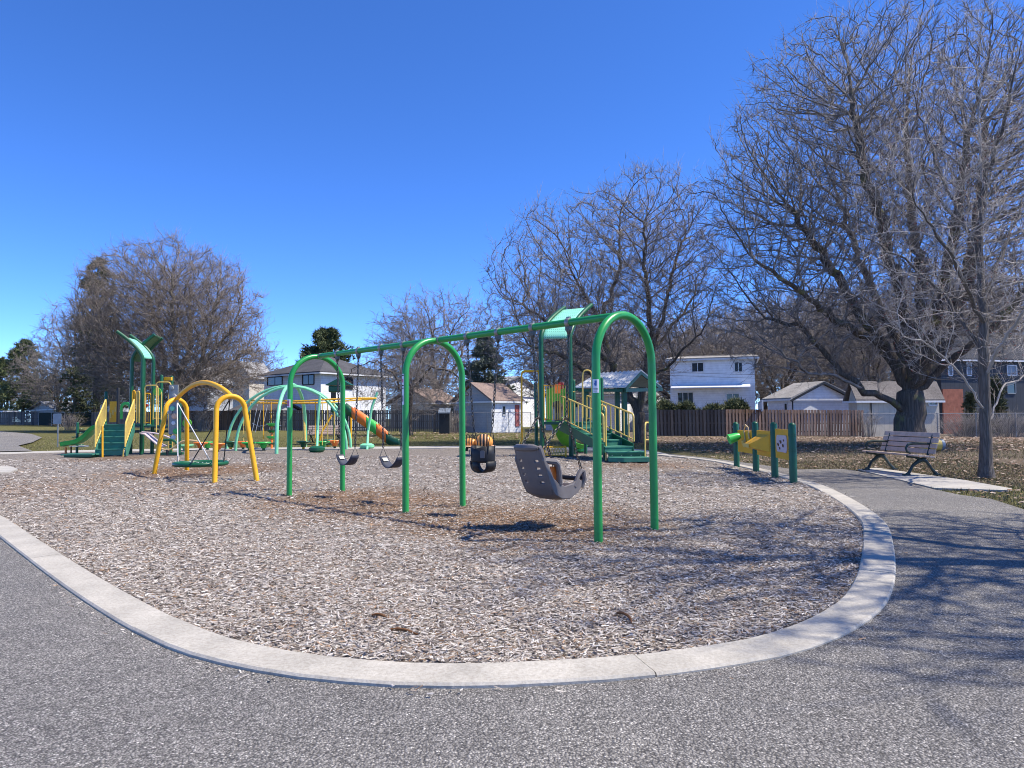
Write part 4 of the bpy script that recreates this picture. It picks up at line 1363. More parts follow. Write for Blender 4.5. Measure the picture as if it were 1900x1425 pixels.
for k in range(4):
    K.mb().lathe(P(504, 788 + 12 * k, 31.2), [(0, -.08), (.08, -.08), (.22, .03), (.24, .07), (0, .08)], 12).build("spiral_step", M["slidegreen" if k % 2 == 0 else "dkgreen"], dm, smooth=True)
K.tube([Vector((*G(504, 833)[:2], -.05)), P(504, 790, 31.2)], .05, "orange", "step_column", 10)
POD = [(428, 829, "dkgreen", "dark green stepping pod at the left foot of the mint arches"),
       (451, 829, "orange", "small orange stepping pod just left of a green pod under the climber"),
       (462, 831, "slidegreen", "bright green stepping pod beside the left orange pod"),
       (489, 831, "slidegreen", "green cup-shaped stepping pod in front of the spiral steps"),
       (563, 829, "dkgreen", "dark green stepping pod below the yellow back post of the climber"),
       (599, 829, "slidegreen", "green stepping pod in front of the rear bench"),
       (609, 825, "dkgreen", "dark stepping pod behind the green and orange pods by the rear bench"),
       (621, 827, "orange", "orange stepping pod right of the green pod by the rear bench"),
       (372, 831, "orange", "orange stepping pod seen through the basket swing, left one"),
       (385, 830, "slidegreen", "green stepping pod seen through the basket swing ropes"),
       (404, 834, "orange", "orange stepping pod behind the near yellow swing leg"),
       (345, 832, "mint", "mint stepping pod beside the curved tan rail")]
for (px, py, mt, lb) in POD:
    g = G(px, py + 5); p = thing("stepping_pod", lb, "stepping pod", (g.x, g.y, 0), 0, "stepping pods under the climber")
    h = .34 if mt != "mint" else .25
    m = MB((0, 0, 0)); m.tube([(0, 0, -.05), (0, 0, h - .2)], .06, 8); m.build("stem", M["yellow" if mt == "dkgreen" else "dkgreen"], p)
    m = MB((0, 0, 0)); m.lathe((0, 0, h), [(0, -.24), (.10, -.24), (.15, -.1), (.29, -.04), (.31, 0), (.29, .025), (0, .035)], 14); m.build("cup", M[mt], p, smooth=True)

# ---- orange and green slide at the back
YO = 35.0
base = Vector((P(640, 826, YO).x, YO, 0))
os_ = thing("tower_slide", "orange and green slide with dark green hood coming down towards the middle arch", "slide", base)
K = Kit(os_)
K.post(643, 752, YO, .06, "dkgreen"); K.post(620, 740, YO + .6, .05, "dkgreen"); K.post(651, 760, YO + .8, .05, "yellow")
K.box(P(624, 722, YO + .5), (.75, .6, .32), "dkgreen", "hood", .2, .05)
m = K.mb(); q = P(628, 715, YO + .5); m.prism([q + Vector((-.6, -.4, 0)), q + Vector((.75, -.4, 0)), q + Vector((.1, -.4, .35))], (0, .8, 0)); m.build("hood_roof", M["dkgreen"], os_)
K.box(P(626, 757, YO + .3), (.62, .62, .5), "dkgreen", "top_barrel", .1, .1)
path = [P(640, 757, YO), P(655, 768, YO - .05), P(678, 784, YO - .1), P(700, 799, YO - .15), P(718, 814, YO - .2), P(734, 823, YO - .2), P(743, 824.5, YO - .2)]
fine = [Vector(p) for p in catmull([tuple(p) for p in path], .12, False)]
n = len(fine); cuts = [(0, .16, "dkgreen"), (.16, .42, "orange"), (.42, .60, "slidegreen"), (.60, .80, "orange"), (.80, 1.0, "dkgreen")]
for (a, b, mt) in cuts:
    i0, i1 = int(a * (n - 1)), int(b * (n - 1))
    rows = []
    for i in range(i0, i1 + 1):
        p = fine[i]; hw = .3; dz = .36 if mt != "dkgreen" else .27
        rows.append([p + Vector((0, -hw, dz)), p + Vector((0, -hw * .95, 0)), p + Vector((0, -hw * .6, -.2)), p + Vector((0, hw * .6, -.2)), p + Vector((0, hw * .95, 0)), p + Vector((0, hw, dz))])
    K.mb().sheet(rows).build("chute_segment", M[mt], os_, smooth=True, solid=.045)
K.tube([P(616, 770, YO - .4), P(598, 800, YO - .6), Vector((P(590, 829, YO - .6).x, YO - .6, -.05))], .045, "yellow", "support_arm", 8)
K.tube([P(726, 822, YO - .2), Vector((P(724, 831, YO - .2).x, YO - .2, -.05))], .05, "black", "slide_leg")

# ------------------------------------------------------------------ bee climber
M["beeorange"] = plain("bee_orange", lin(250, 172, 84, .85), .4, .5, var=.08)
YB = 27.6
g = P(893, 836, YB); base = Vector((g.x, YB, 0))
bee = thing("bee_rider", "orange and yellow striped bee-shaped play climber behind the bucket swing", "bee climber", base)
K = Kit(bee); MX = Matrix.Rotation(math.pi / 2, 3, 'Y')
c1 = P(898, 820, YB - .1); c2 = P(872, 822, YB)
def ell(c, rx, rr, n=12):
    return [(max(.003, rr * math.sin(math.pi * j / n)), -rx * math.cos(math.pi * j / n)) for j in range(n + 1)]
K.mb().lathe(c1, ell(c1, .36, .31), 20, MX).build("abdomen", M["beeorange"], bee, smooth=True)
K.mb().lathe(c2, ell(c2, .27, .20), 16, MX).build("thorax", M["beeorange"], bee, smooth=True)
for x in (-.12, .0, .12):
    r = .31 * math.sqrt(1 - (x / .36) ** 2) + .006
    K.mb().lathe(c1 + Vector((x, 0, 0)), [(r * .9, -.04), (r, -.035), (r, .035), (r * .9, .04)], 20, MX).build("black_stripe", M["black"], bee, smooth=True)
for x in (-.06, .06):
    r = .31 * math.sqrt(1 - (x / .36) ** 2) + .004
    K.mb().lathe(c1 + Vector((x, 0, 0)), [(r * .9, -.018), (r, -.014), (r, .014), (r * .9, .018)], 20, MX).build("cream_stripe", M["peach"], bee, smooth=True)
for x in (-.12, -.02, .08):
    r = .20 * math.sqrt(1 - (x / .27) ** 2) + .006
    K.mb().lathe(c2 + Vector((x, 0, 0)), [(r * .9, -.02), (r, -.016), (r, .016), (r * .9, .02)], 16, MX).build("black_stripe", M["black"], bee, smooth=True)
K.mb().lathe(P(871, 828, YB - .28), [(0, -.02), (.26, -.02), (.28, 0), (.26, .02), (0, .02)], 16).build("wing_seat", M["peach"], bee, smooth=True)
K.mb().lathe(P(913, 827, YB - .1), [(0, -.02), (.12, -.02), (.13, 0), (.12, .02), (0, .02)], 12).build("tail_seat", M["peach"], bee, smooth=True)
for (px, dy) in ((867, -.15), (867, .15), (884, -.15), (884, .15)):
    p = P(px, 828, YB + dy); K.tube([p, Vector((p.x - .04, p.y, -.05))], .05, "black", "leg")
for px in (866, 874, 881):
    K.tube(fillet([P(px, 815, YB), P(px, 807, YB), P(px + 5, 807, YB), P(px + 5, 814, YB)], .05), .018, "black", "handle")

# ------------------------------------------------------------------ activity panels on four posts
PX = [(1367, 867, 783), (1403, 875, 782), (1438, 885.5, 783), (1472.4, 896.8, 784)]
pp = [G(a, b) for a, b, _ in PX]
base = (pp[0] + pp[3]) / 2
ap = thing("activity_panel_row", "row of three yellow activity panels between four dark green posts", "play panel", base)
K = Kit(ap)
tops = []
for q, (a, b, t) in zip(pp, PX):
    h = P(a, t, q.y).z; tops.append(h)
    po = K.mb().post(q + Vector((0, 0, -.1)), h + .1, .072, 16).build("post", M["dkgreen"], ap, smooth=True)
    for z in (h - .22, h - .255, h - .52, h - .55):
        K.mb().tube([q + Vector((0, 0, z - .009)), q + Vector((0, 0, z + .009))], .077, 16).build("clamp_ring", M["dkgreen"], po, smooth=True)
def on_panel(i, u, z, out=0.0):
    d = (pp[i + 1] - pp[i]); n = Vector((d.y, -d.x, 0)).normalized()
    if n.x > 0: n = -n
    return pp[i] + d * u + n * out + Vector((0, 0, z))
def panel_obj(i, zb, zt, name="panel"):
    m = K.mb(); a = .13
    m.prism([on_panel(i, a, zb, .02), on_panel(i, 1 - a, zb, .02), on_panel(i, 1 - a, zt, .02), on_panel(i, a, zt, .02)], on_panel(i, 0, 0, -.02) - on_panel(i, 0, 0, .02))
    return m.build(name, M["yellow"], ap, bev=.008)
zr = [(h - .82, h - .16) for h in tops]
p1 = panel_obj(0, tops[0] - .74, tops[0] - .20)
p2 = panel_obj(1, tops[1] - .76, tops[1] - .20)
p3 = panel_obj(2, tops[2] - .74, tops[2] - .14)
# bongo drum, horn and picture window on the panels, all on the side facing the bed
t0 = tops[0]
ax = (on_panel(0, 0, 0, 1) - on_panel(0, 0, 0, 0)).normalized()
rot = Vector((0, 0, 1)).rotation_difference((ax + Vector((0, 0, -.35))).normalized()).to_matrix()
K.mb().lathe(on_panel(0, .42, t0 - .33, .10), [(0, 0), (.07, 0), (.10, .07), (.125, .26), (.13, .28), (.11, .27), (0, .25)], 18, rot).build("green_drum", M["slidegreen"], p1, smooth=True)
K.mb().tube([on_panel(0, .6, t0 - .55, .04), on_panel(0, .55, t0 - .2, .05), on_panel(0, .65, t0 - .06, .06), on_panel(0, .78, t0 - .12, .06), on_panel(0, .8, t0 - .4, .04)], .016, 7).build("wire_handle", M["tan"], p1, smooth=True)
K.mb().lathe(on_panel(0, .55, t0 - .52, .05), [(0, -.03), (.08, -.03), (.09, .03), (0, .05)], 10, rot).build("small_horn", M["paleyellow"], p1, smooth=True)
for k in range(5):
    K.mb().box(on_panel(0, .74 + .03 * (k % 2), t0 - .28 - .08 * k, .028), (.03, .05, .03), .6).build("raised_motif", M["paleyellow"], p1)
t1_ = tops[1]
m = K.mb(); a, b, c, d = (on_panel(1, u, z, .022) for u, z in ((.28, t1_ - .66), (.82, t1_ - .66), (.82, t1_ - .28), (.28, t1_ - .28)))
e, f = on_panel(1, .22, t1_ - .56, .34), on_panel(1, .5, t1_ - .56, .34)
e2, f2 = on_panel(1, .22, t1_ - .50, .34), on_panel(1, .5, t1_ - .50, .34)
m.add([a, b, c, d, e, f, f2, e2], [(3, 2, 6, 7), (0, 4, 5, 1), (1, 5, 6, 2), (0, 3, 7, 4), (4, 7, 6, 5)])
m.build("wedge_horn", M["yellow"], p2, bev=.006)
K.mb().add([on_panel(1, u, z, .345) for u, z in ((.20, t1_ - .575), (.52, t1_ - .575), (.52, t1_ - .49), (.20, t1_ - .49))], [(0, 1, 2, 3)]).build("horn_mouth", M["paleyellow"], p2, solid=.01)
t2_ = tops[2]
K.mb().prism([on_panel(2, .26 + (.06 if k in (0, 3) else 0) * 0 + uu, zz_, .024) for k, (uu, zz_) in enumerate(((0.02, t2_ - .60), (.5, t2_ - .60), (.54, t2_ - .54), (.54, t2_ - .32), (.5, t2_ - .26), (.02, t2_ - .26), (-.02, t2_ - .32), (-.02, t2_ - .54)))], ax * .012).build("picture_window", M["pinkwhite"], p3)
for k, (u, z, s) in enumerate(((.36, .46, .08), (.5, .40, .09), (.62, .47, .08), (.44, .53, .06), (.66, .36, .05))):
    K.mb().lathe(on_panel(2, u, t2_ - z, .04), [(0, 0), (s * .5, .0), (s * .45, .008), (0, .01)], 9, rot).build("picture_shape", M["brown"], p3)

# ------------------------------------------------------------------ benches
def bench(label, loc, rotz, L=1.8, slat="slat", group=None):
    """x along the bench, y towards its front"""
    b = thing("park_bench", label, "bench", loc, rotz, group)
    sl = M[slat]
    for k in range(4):
        y = .22 - k * .12
        MB().box((0, y, .43 - .012 * k), (L, .10, .04)).build("seat_slat", sl, b, bev=.008)
    for k in range(4):
        z = .50 + k * .115; y = -.20 - k * .035
        MB().box((0, y, z), (L, .035, .10), R=Matrix.Rotation(.28, 3, 'X')).build("back_slat", sl, b, bev=.008)
    for s in (-1, 1):
        x = s * (L / 2 - .22)
        m = MB()
        m.tube([(x, .30, 0), (x, .24, .06), (x, .16, .2), (x, .02, .31), (x, -.06, .33), (x, -.14, .29), (x, -.26, .12), (x, -.36, 0)], [.045, .032, .03, .045, .05, .036, .03, .045], 7)
        m.tube([(x, .28, .405), (x, .10, .385), (x, -.02, .33)], .03, 6)
        m.box((x, .30, .015), (.08, .14, .03)).box((x, -.36, .015), (.08, .14, .03))
        leg = m.build("leg", M["iron"], b, smooth=True)
        m = MB()
        m.tube([(x, -.06, .33), (x, -.17, .40), (x, -.21, .55), (x, -.30, .85)], [.035, .03, .024, .02], 7)
        m.build("back_stay", M["iron"], leg, smooth=True)
        m = MB()
        m.tube([(x, -.25, .66), (x, -.1, .665), (x, .12, .67), (x, .24, .65), (x, .29, .58), (x, .27, .5), (x, .19, .46)], [.022, .024, .026, .026, .024, .022, .02], 8)
        m.build("armrest", M["iron"], b, smooth=True)
    return b
f1, f2 = G(1632, 873), G(1706, 883)
d = (f2 - f1); rz = math.atan2(d.y, d.x)
fcand = Vector((-math.sin(rz), math.cos(rz), 0))       # local +y of a bench with x along d
if fcand.x > 0: rz += math.pi
mid = (f1 + f2) / 2; mid.z = .016
bench("bench with pinkish tan slats and dark iron ends on the pad by the big tree", mid, rz, L=d.length + .5)
g = G(603, 827); g.y = 37.5; g.x = P(602, 820, 37.5).x
bench("pale slatted bench behind the stepping pods near the back fence", (g.x, g.y, T(g.x, g.y)), math.pi, L=1.9)

# ------------------------------------------------------------------ sign and small litter
g = GT(107, 829); sg = thing("park_sign", "small grey sign plate on a thin post seen from behind", "sign", g)
K = Kit(sg)
t = P(107, 769, g.y)
K.mb().tube([g + Vector((0, 0, -.1)), Vector((g.x, g.y, t.z + .05))], .035, 8).build("post", M["steel"], sg, smooth=True)
m = K.mb(); c = P(106, 777, g.y - .05); w = .21; h = .26
m.prism([c + Vector((x * w, 0, z * h)) for x, z in ((-1, -.85), (-.85, -1), (.85, -1), (1, -.85), (1, .85), (.85, 1), (-.85, 1), (-1, .85))], (0, .012, 0))
m.build("plate", M["signback"], sg)

for (px0, py0, px1, py1, lb, mt, bend) in ((722, 1180, 778, 1187, "dark broken stick lying on the chips near the front kerb", "brown", .02),
                                      (690, 1152, 722, 1156, "short reddish stick lying on the chips above the dark one", "orange", .015),
                                      (1145, 1147, 1172, 1165, "thin curved dark twig on the chips right of centre", "brown", .03)):
    a, b = G(px0, py0), G(px1, py1)
    d = b - a; s = Vector((-d.y, d.x, 0)).normalized()
    pts = [a + d * t + s * bend * math.sin(math.pi * t) + Vector((0, 0, .036 + .008 * math.sin(5 * t))) for t in (0, .25, .5, .75, 1)]
    o = MB(a).tube(pts, [.008, .010, .009, .008, .005], 6).build("stick", M["brown"], None, smooth=True, loc=a)
    tag(o, lb, "stick", "sticks on the wood chips")
# yellow tube with white-blue end lying on the grass behind the bench
g = G(1733, 837); a, b = P(1716, 824, g.y), P(1742, 823, g.y)
tb = thing("play_tube", "yellow barrel with pale blue end lying on the grass behind the bench", "barrel", Vector((g.x, g.y, 0)))
K = Kit(tb)
z = .22
K.mb().tube([Vector((a.x - .1, g.y, z)), Vector((b.x, g.y, z))], .22, 14).build("body", M["paleyellow"], tb, smooth=True)
K.mb().tube([Vector((b.x + .002, g.y, z)), Vector((b.x + .12, g.y, z))], [.225, .2], 14).build("end_cap", M["signback"], tb, smooth=True)
# ------------------------------------------------------------------ houses
M["siding_white"] = lapped("white_siding", (.74, .76, .79), 2, .2)
M["siding_grey"] = lapped("grey_siding", (.36, .37, .38), 2, .2)
M["siding_blue"] = lapped("blue_grey_siding", (.42, .45, .50), 2, .22)
M["stucco"] = plain("beige_stucco", (.60, .56, .49, 1), .85, .2, var=.1, scale=2, bump=.2)
M["panel_beige"] = lapped("beige_shed_panels", (.50, .46, .38), 0, .42, line=.7)
M["board_dark"] = lapped("charcoal_boards", (.048, .054, .062), 0, .45, line=.45)
M["brick"] = lapped("red_brick", (.33, .12, .07), 2, .09, var=.25)
def shingle(name, c):
    t = NT(name)
    sep = t.node("ShaderNodeSeparateXYZ"); t.l.new(t.tc.outputs["Object"], sep.inputs[0])
    fr = t.math('FRACT', t.math('DIVIDE', sep.outputs[2], .11))
    n = t.noise(9.0, 5.0, .7); n2 = t.noise(.8, 4.0)
    b = t.ramp(n.outputs[0], [(.3, tuple(x * .65 for x in c)), (.7, tuple(x * 1.3 for x in c))])
    b = t.mix(1.0, b, t.ramp(fr, [(0, (.6,) * 3), (.16, (1,) * 3)]), 'MULTIPLY')
    t.color(t.mix(1.0, b, t.ramp(n2.outputs[0], [(.3, (.8,) * 3), (.7, (1.15,) * 3)]), 'MULTIPLY'))
    t.bump(n.outputs[0], .5, .02)
    return t.set(.9, .15)
M["roof_dark"] = shingle("charcoal_shingles", (.085, .085, .092))
M["roof_grey"] = shingle("grey_shingles", (.30, .30, .305))
M["roof_brown"] = shingle("brown_shingles", (.24, .18, .155))
M["roof_shed"] = shingle("grey_brown_shingles", (.19, .17, .155))
M["roof_tan"] = shingle("weathered_tan_shingles", (.33, .31, .28))
M["trim_dark"] = plain("dark_trim", (.03, .032, .035, 1), .5, .3)
M["door_red"] = plain("faded_red_door", lin(205, 120, 112, .7), .6, .3)

class House:
    def __init__(self, label, cpx, Y, a, px_l, px_r, py_eave, wall, roof="gable_v", rise=1.6, roofmat="roof_grey", over=.35, name="house", cat="house", zdrop=.3):
        a = math.radians(a)
        self.v = Vector((math.cos(a), math.sin(a), 0)); self.u = Vector((-math.sin(a), math.cos(a), 0))
        c = P(cpx, 760, Y); self.g = T(c.x, Y)
        self.c = Vector((c.x, Y, self.g))
        def reach(d, px):
            r = ray(px, 740); k = r.x / r.y
            return abs((k * self.c.y - self.c.x) / (d.x - k * d.y))
        self.lu, self.lv = reach(self.u, px_l), reach(self.v, px_r)
        self.h = P(cpx, py_eave, Y).z - self.g
        self.r = thing(name, label, cat, self.c)
        U, V = self.u * self.lu, self.v * self.lv
        z = Vector((0, 0, 1)); c = self.c - z * zdrop; H = self.h + zdrop
        m = MB(self.c)
        m.prism([c, c + V, c + V + U, c + U], z * H)
        self.wall = m.build("wall", M[wall], self.r)
        # roof
        e = over; top = self.c + z * self.h; ov = -.04
        A = top - self.u * e - self.v * e; B = top + V - self.u * e + self.v * e
        Cc = top + V + U + self.u * e + self.v * e; D = top + U + self.u * e - self.v * e
        th = Vector((0, 0, .14)); rz = Vector((0, 0, rise))
        if roof == "gable_v":      # ridge along v
            r0, r1 = (A + D) / 2 + rz, (B + Cc) / 2 + rz; planes = [(A, B, r1, r0), (Cc, D, r0, r1)]; gab = [(top, top + U, (top + top + U) / 2 + rz * .93), (top + V, top + V + U, (top + V + top + V + U) / 2 + rz * .93)]
        elif roof == "gable_u":
            r0, r1 = (A + B) / 2 + rz, (D + Cc) / 2 + rz; planes = [(D, A, r0, r1), (B, Cc, r1, r0)]; gab = [(top, top + V, (top + top + V) / 2 + rz * .93), (top + U, top + U + V, (top + U + top + U + V) / 2 + rz * .93)]
        elif roof == "hip":
            mid = (A + Cc) / 2 + rz; k = self.v * max(0, self.lv - self.lu) / 2 if self.lv > self.lu else self.u * (self.lu - self.lv) / 2
            r0, r1 = mid - k, mid + k; gab = []
            if self.lv >= self.lu: planes = [(A, B, r1, r0), (B, Cc, r1), (Cc, D, r0, r1), (D, A, r0)]
            else: planes = [(A, B, r0), (B, Cc, r1, r0), (Cc, D, r1), (D, A, r0, r1)]
        else:                      # flat
            planes = [(A, B, Cc, D)]; gab = []
        for pl in planes:
            m = MB(self.c); m.prism([p for p in pl], th); m.build("roof_slope", M[roofmat], self.r)
        for gb in gab:
            n = (gb[1] - gb[0]).cross(z).normalized()
            ctr = self.c + (U + V) / 2
            if n.dot(ctr - gb[0]) < 0: n = -n
            m = MB(self.c); m.prism([p + n * .002 for p in gb], n * .1); m.build("gable", M[wall], self.r)
        m = MB(self.c)
        for p, q in ((A, B), (D, A)):
            m.beam(p + Vector((0, 0, -.03)), q + Vector((0, 0, -.03)), .1, .13)
        m.build("gutter", M["white"], self.r)
    def on(self, side, px, py):
        n = -self.v if side == "u" else -self.u
        d = ray(px, py); o = Vector((0, 0, CAM_H))
        t = (self.c - o).dot(n) / d.dot(n)
        return o + d * t, n
    def window(self, side, x0, x1, y0, y1, frame="white", muntin=1, pane="glass", name="window"):
        (p, n), (q, _) = self.on(side, x0, y0), self.on(side, x1, y1)
        t = (self.u if side == "u" else self.v)
        # rectangle in the wall plane
        s0, s1 = (p - self.c).dot(t), (q - self.c).dot(t); z0, z1 = min(p.z, q.z), max(p.z, q.z)
        a, b = min(s0, s1), max(s0, s1)
        pt = lambda s, z, o=0.0: self.c + t * s + n * o + Vector((0, 0, z - self.c.z))
        m = MB(self.c); w = .09
        for (pa, pb) in ((pt(a, z0, .03), pt(b, z0, .03)), (pt(a, z1, .03), pt(b, z1, .03)), (pt(a, z0 + w / 2, .03), pt(a, z1 - w / 2, .03)), (pt(b, z0 + w / 2, .03), pt(b, z1 - w / 2, .03))):
            m.beam(pa, pb, .08, w)
        for k in range(1, muntin + 1):
            s = a + (b - a) * k / (muntin + 1); m.beam(pt(s, z0, .02), pt(s, z1, .02), .05, .05)
        o = m.build(name, M[frame], self.r)
        m = MB(self.c); m.add([pt(a, z0, .015), pt(b, z0, .015), pt(b, z1, .015), pt(a, z1, .015)], [(0, 1, 2, 3)])
        m.build("pane", M[pane], o)
        return o

h = House("two storey pale house with dark hip roof behind the middle of the fence", 595, 64, 55, 490, 716, 692, "siding_white", "hip", 2.0, "roof_dark", .5)
h.window("u", 497, 524, 696, 714, "trim_dark"); h.window("u", 562, 583, 693, 713, "trim_dark")
h.window("v", 640, 654, 700, 722, "trim_dark"); h.window("v", 615, 622, 725, 740, "trim_dark", 0)
h = House("long low sheds with navy roof behind the back fence at left", 500, 61.5, 70, 428, 560, 765, "siding_grey", "gable_u", .9, "roof_dark", .3, "garden_shed", "shed")
h = House("beige stucco house end left of the two storey pale house", 462, 72, 62, 432, 500, 700, "stucco", "gable_v", 1.6, "roof_grey", .3)
h = House("bluish house half hidden behind the left tree and yellow swing", 385, 78, 60, 330, 440, 712, "siding_blue", "gable_v", 2.0, "roof_grey", .3)
h.window("u", 342, 352, 720, 733)
h = House("white gabled house behind the left play tower", 205, 92, 62, 160, 262, 738, "siding_white", "gable_v", 2.4, "roof_grey", .3)
h.window("u", 186, 192, 735, 748); h.window("u", 174, 180, 752, 764)
h = House("low grey roofed bungalow at the far left behind the dark fence", 100, 102, 60, 58, 150, 760, "siding_grey", "gable_v", 1.2, "roof_grey", .4)
h = House("bungalow with pale grey roof behind the tan garage", 900, 80, 70, 850, 1010, 722, "siding_white", "gable_u", 2.0, "roof_grey", .4)
h = House("white bungalow with tan roof seen under the picnic shelter", 1150, 66, 66, 1012, 1246, 733, "siding_white", "gable_u", 2.0, "roof_tan", .4)
h.window("u", 1060, 1075, 742, 756); h.window("u", 1025, 1035, 744, 756)
h = House("low grey house behind the arching crab apple", 800, 74, 60, 725, 850, 748, "siding_grey", "gable_v", 1.6, "roof_brown", .4)
h = House("tan garage with brown roof and a lit white side wall", 912, 55.5, 48, 842, 966, 745, "siding_grey", "gable_v", 1.5, "roof_brown", .25, "garage", "garage")
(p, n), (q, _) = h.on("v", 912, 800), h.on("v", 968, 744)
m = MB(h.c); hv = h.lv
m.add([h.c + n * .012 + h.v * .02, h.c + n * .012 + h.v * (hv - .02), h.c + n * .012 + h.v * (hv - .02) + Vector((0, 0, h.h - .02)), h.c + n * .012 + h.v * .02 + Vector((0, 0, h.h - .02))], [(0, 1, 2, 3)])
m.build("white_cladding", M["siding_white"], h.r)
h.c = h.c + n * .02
h.window("v", 932, 938, 753, 770, muntin=0); h.window("v", 956, 963, 752, 790, "door_red", 0, "door_red", "door")
h = House("white two storey house with sunroom behind the hedge on the right", 1402, 59, 72, 1244, 1424, 664, "siding_white", "gable_u", 1.3, "roof_tan", .35)
h.window("u", 1283, 1306, 673, 690, muntin=1); h.window("u", 1362, 1378, 672, 690, muntin=1)
# sunroom awning
a0, a1 = h.on("u", 1247, 722)[0], h.on("u", 1392, 720)[0]; n = -h.v
m = MB(h.c); m.prism([a0 + Vector((0, 0, .3)), a1 + Vector((0, 0, .3)), a1 + n * 1.3, a0 + n * 1.3], (0, 0, .08)); m.build("awning", M["white"], h.r)
h2 = h.on("u", 1257, 757)[0]
h.window("u", 1257, 1287, 728, 757, muntin=2, name="sliding_door"); h.window("u", 1347, 1372, 730, 747, muntin=1)
h.window("v", 1407, 1414, 747, 762, muntin=0)
h = House("grey gabled house with wide tan roof behind the white garage", 1592, 68, 62, 1530, 1720, 726, "siding_grey", "gable_v", 2.1, "roof_tan", .35)
h.window("u", 1543, 1549, 700, 712, muntin=0)
h = House("white sided garage with dark trimmed gable behind the fence", 1470, 52, 14, 1424, 1580, 741, "siding_white", "gable_u", 1.25, "roof_tan", .3, "garage", "garage")
top = h.c + Vector((0, 0, h.h)); ap = top + h.v * h.lv / 2 + Vector((0, 0, 1.25)); e = -h.u * .33
m = MB(h.c); m.beam(top - h.v * .35 + e - Vector((0, 0, .12)), ap + e, .06, .16).beam(ap + e, top + h.v * (h.lv + .35) + e - Vector((0, 0, .12)), .06, .16); m.build("barge_board", M["trim_dark"], h.r)
for s in (.0, h.lv):
    b = h.c + h.v * s - h.u * .06
    MB(h.c).tube([b + Vector((0, 0, h.h - .1)), b], .05, 6).build("downpipe", M["trim_dark"], h.r)
h.window("u", 1456, 1462, 748, 762, muntin=0)
h = House("beige panelled shed with brown roof behind the big tree trunk", 1590, 48, 12, 1574, 1742, 745, "panel_beige", "gable_v", 1.3, "roof_shed", .25, "garden_shed", "shed")
b = h.c + h.v * 1.1 - h.u * .06; MB(h.c).tube([b + Vector((0, 0, h.h)), b], .04, 6).build("downpipe", M["trim_dark"], h.r)
h.window("v", 1722, 1738, 744, 752, muntin=1)
h = House("charcoal board clad house with white framed windows at the right edge", 1748, 58, 14, 1735, 1960, 668, "board_dark", "gable_v", 2.0, "roof_dark", .35)
for x0, x1, y0, y1 in ((1759, 1767, 678, 697), (1793, 1802, 672, 697), (1868, 1886, 678, 697)): h.window("v", x0, x1, y0, y1, muntin=0, pane="signback")
h.window("v", 1868, 1884, 710, 730, "stonegrey", 0)
p0 = h.on("v", 1749, 722)[0]; s1 = (h.on("v", 1784, 722)[0] - h.c).dot(h.v)
m = MB(h.c); m.box(h.c + h.v * s1 / 2 - h.u * .08 + Vector((0, 0, (p0.z - h.c.z) / 2)), (s1, .12, p0.z - h.c.z), math.radians(14)); m.build("brick_porch", M["brick"], h.r)
h = House("white carport roof at the far left edge", 12, 96, 55, -60, 24, 764, "white", "flat", 0, "white", .6, "carport", "carport", 0)
g = P(825, 790, 52); g.z = T(g.x, g.y)
k = thing("garden_cupboard", "small dark storage box with pale blue lid beside the back fence", "storage box", g)
MB().box((0, 0, .75), (.75, .6, 1.5)).build("cabinet", M["trim_dark"], k, bev=.02)
MB().prism([(-.45, -.4, 1.5), (.45, -.4, 1.5), (.45, .35, 1.85), (-.45, .35, 1.85)], (0, 0, .08)).build("lid", M["signback"], k)

# ------------------------------------------------------------------ fences
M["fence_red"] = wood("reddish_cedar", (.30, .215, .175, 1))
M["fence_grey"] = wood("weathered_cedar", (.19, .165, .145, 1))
M["fence_brown"] = wood("brown_stained_boards", (.20, .12, .075, 1))
M["fence_dark"] = wood("old_dark_boards", (.15, .14, .135, 1))
M["screen"] = plain("dark_green_screen", (.012, .022, .018, 1), .8, .2)
M["galv"] = plain("galvanised_wire", (.30, .30, .30, 1), .5, .4, .5)

def board_mesh(name, w, h, t, mt, dog=True):
    c = .025 if dog else 0
    m = MB(); m.prism([(-w / 2, -t / 2, 0), (w / 2, -t / 2, 0), (w / 2, -t / 2, h - c), (w / 2 - c, -t / 2, h), (-w / 2 + c, -t / 2, h), (-w / 2, -t / 2, h - c)], (0, t, 0))
    return m.mesh(name, mt)
def fence(label, a, b, h, pitch, w, mt, double=False, posts=True, cat="fence", gap=.04, jit=.02):
    (ax, ay), (bx, by) = a, b
    A, B = Vector((ax, ay, T(ax, ay))), Vector((bx, by, T(bx, by)))
    d = B - A; L = math.hypot(d.x, d.y); rz = math.atan2(d.y, d.x)
    f = thing("wooden_fence", label, cat, A)
    me = board_mesh("board", w, h - gap, .022, M[mt])
    back = Vector((-math.sin(rz), math.cos(rz), 0))
    n = int(L / pitch)
    for i in range(n):
        p = d * ((i + .5) / n)
        o = bpy.data.objects.new("board", me); link(o, f)
        o.location = p - back * .045 + Vector((0, 0, gap + random.uniform(-jit, jit))); o.rotation_euler = (random.gauss(0, .006), random.gauss(0, .006), rz)
        o.scale = (random.uniform(.93, 1.04), 1, 1)
    if double:
        for i in range(n):
            p = d * ((i + 1.0) / n)
            o = bpy.data.objects.new("back_board", me); link(o, f)
            o.location = p + back * .045 + Vector((0, 0, gap)); o.rotation_euler = (0, 0, rz)
    zz = [Vector((0, 0, z)) for z in (.35, h * .5, h - .28)]
    for z in zz:
        MB().beam(z, d + z, .045, .08).build("rail", M[mt], f)
    if posts:
        k = max(1, int(L / 2.4))
        for i in range(k + 1):
            MB().box(d * i / k + back * (.1 if double else .06) + Vector((0, 0, (h - .05) / 2)), (.1, .1, h + .03), rz).build("post", M[mt], f)
    return f
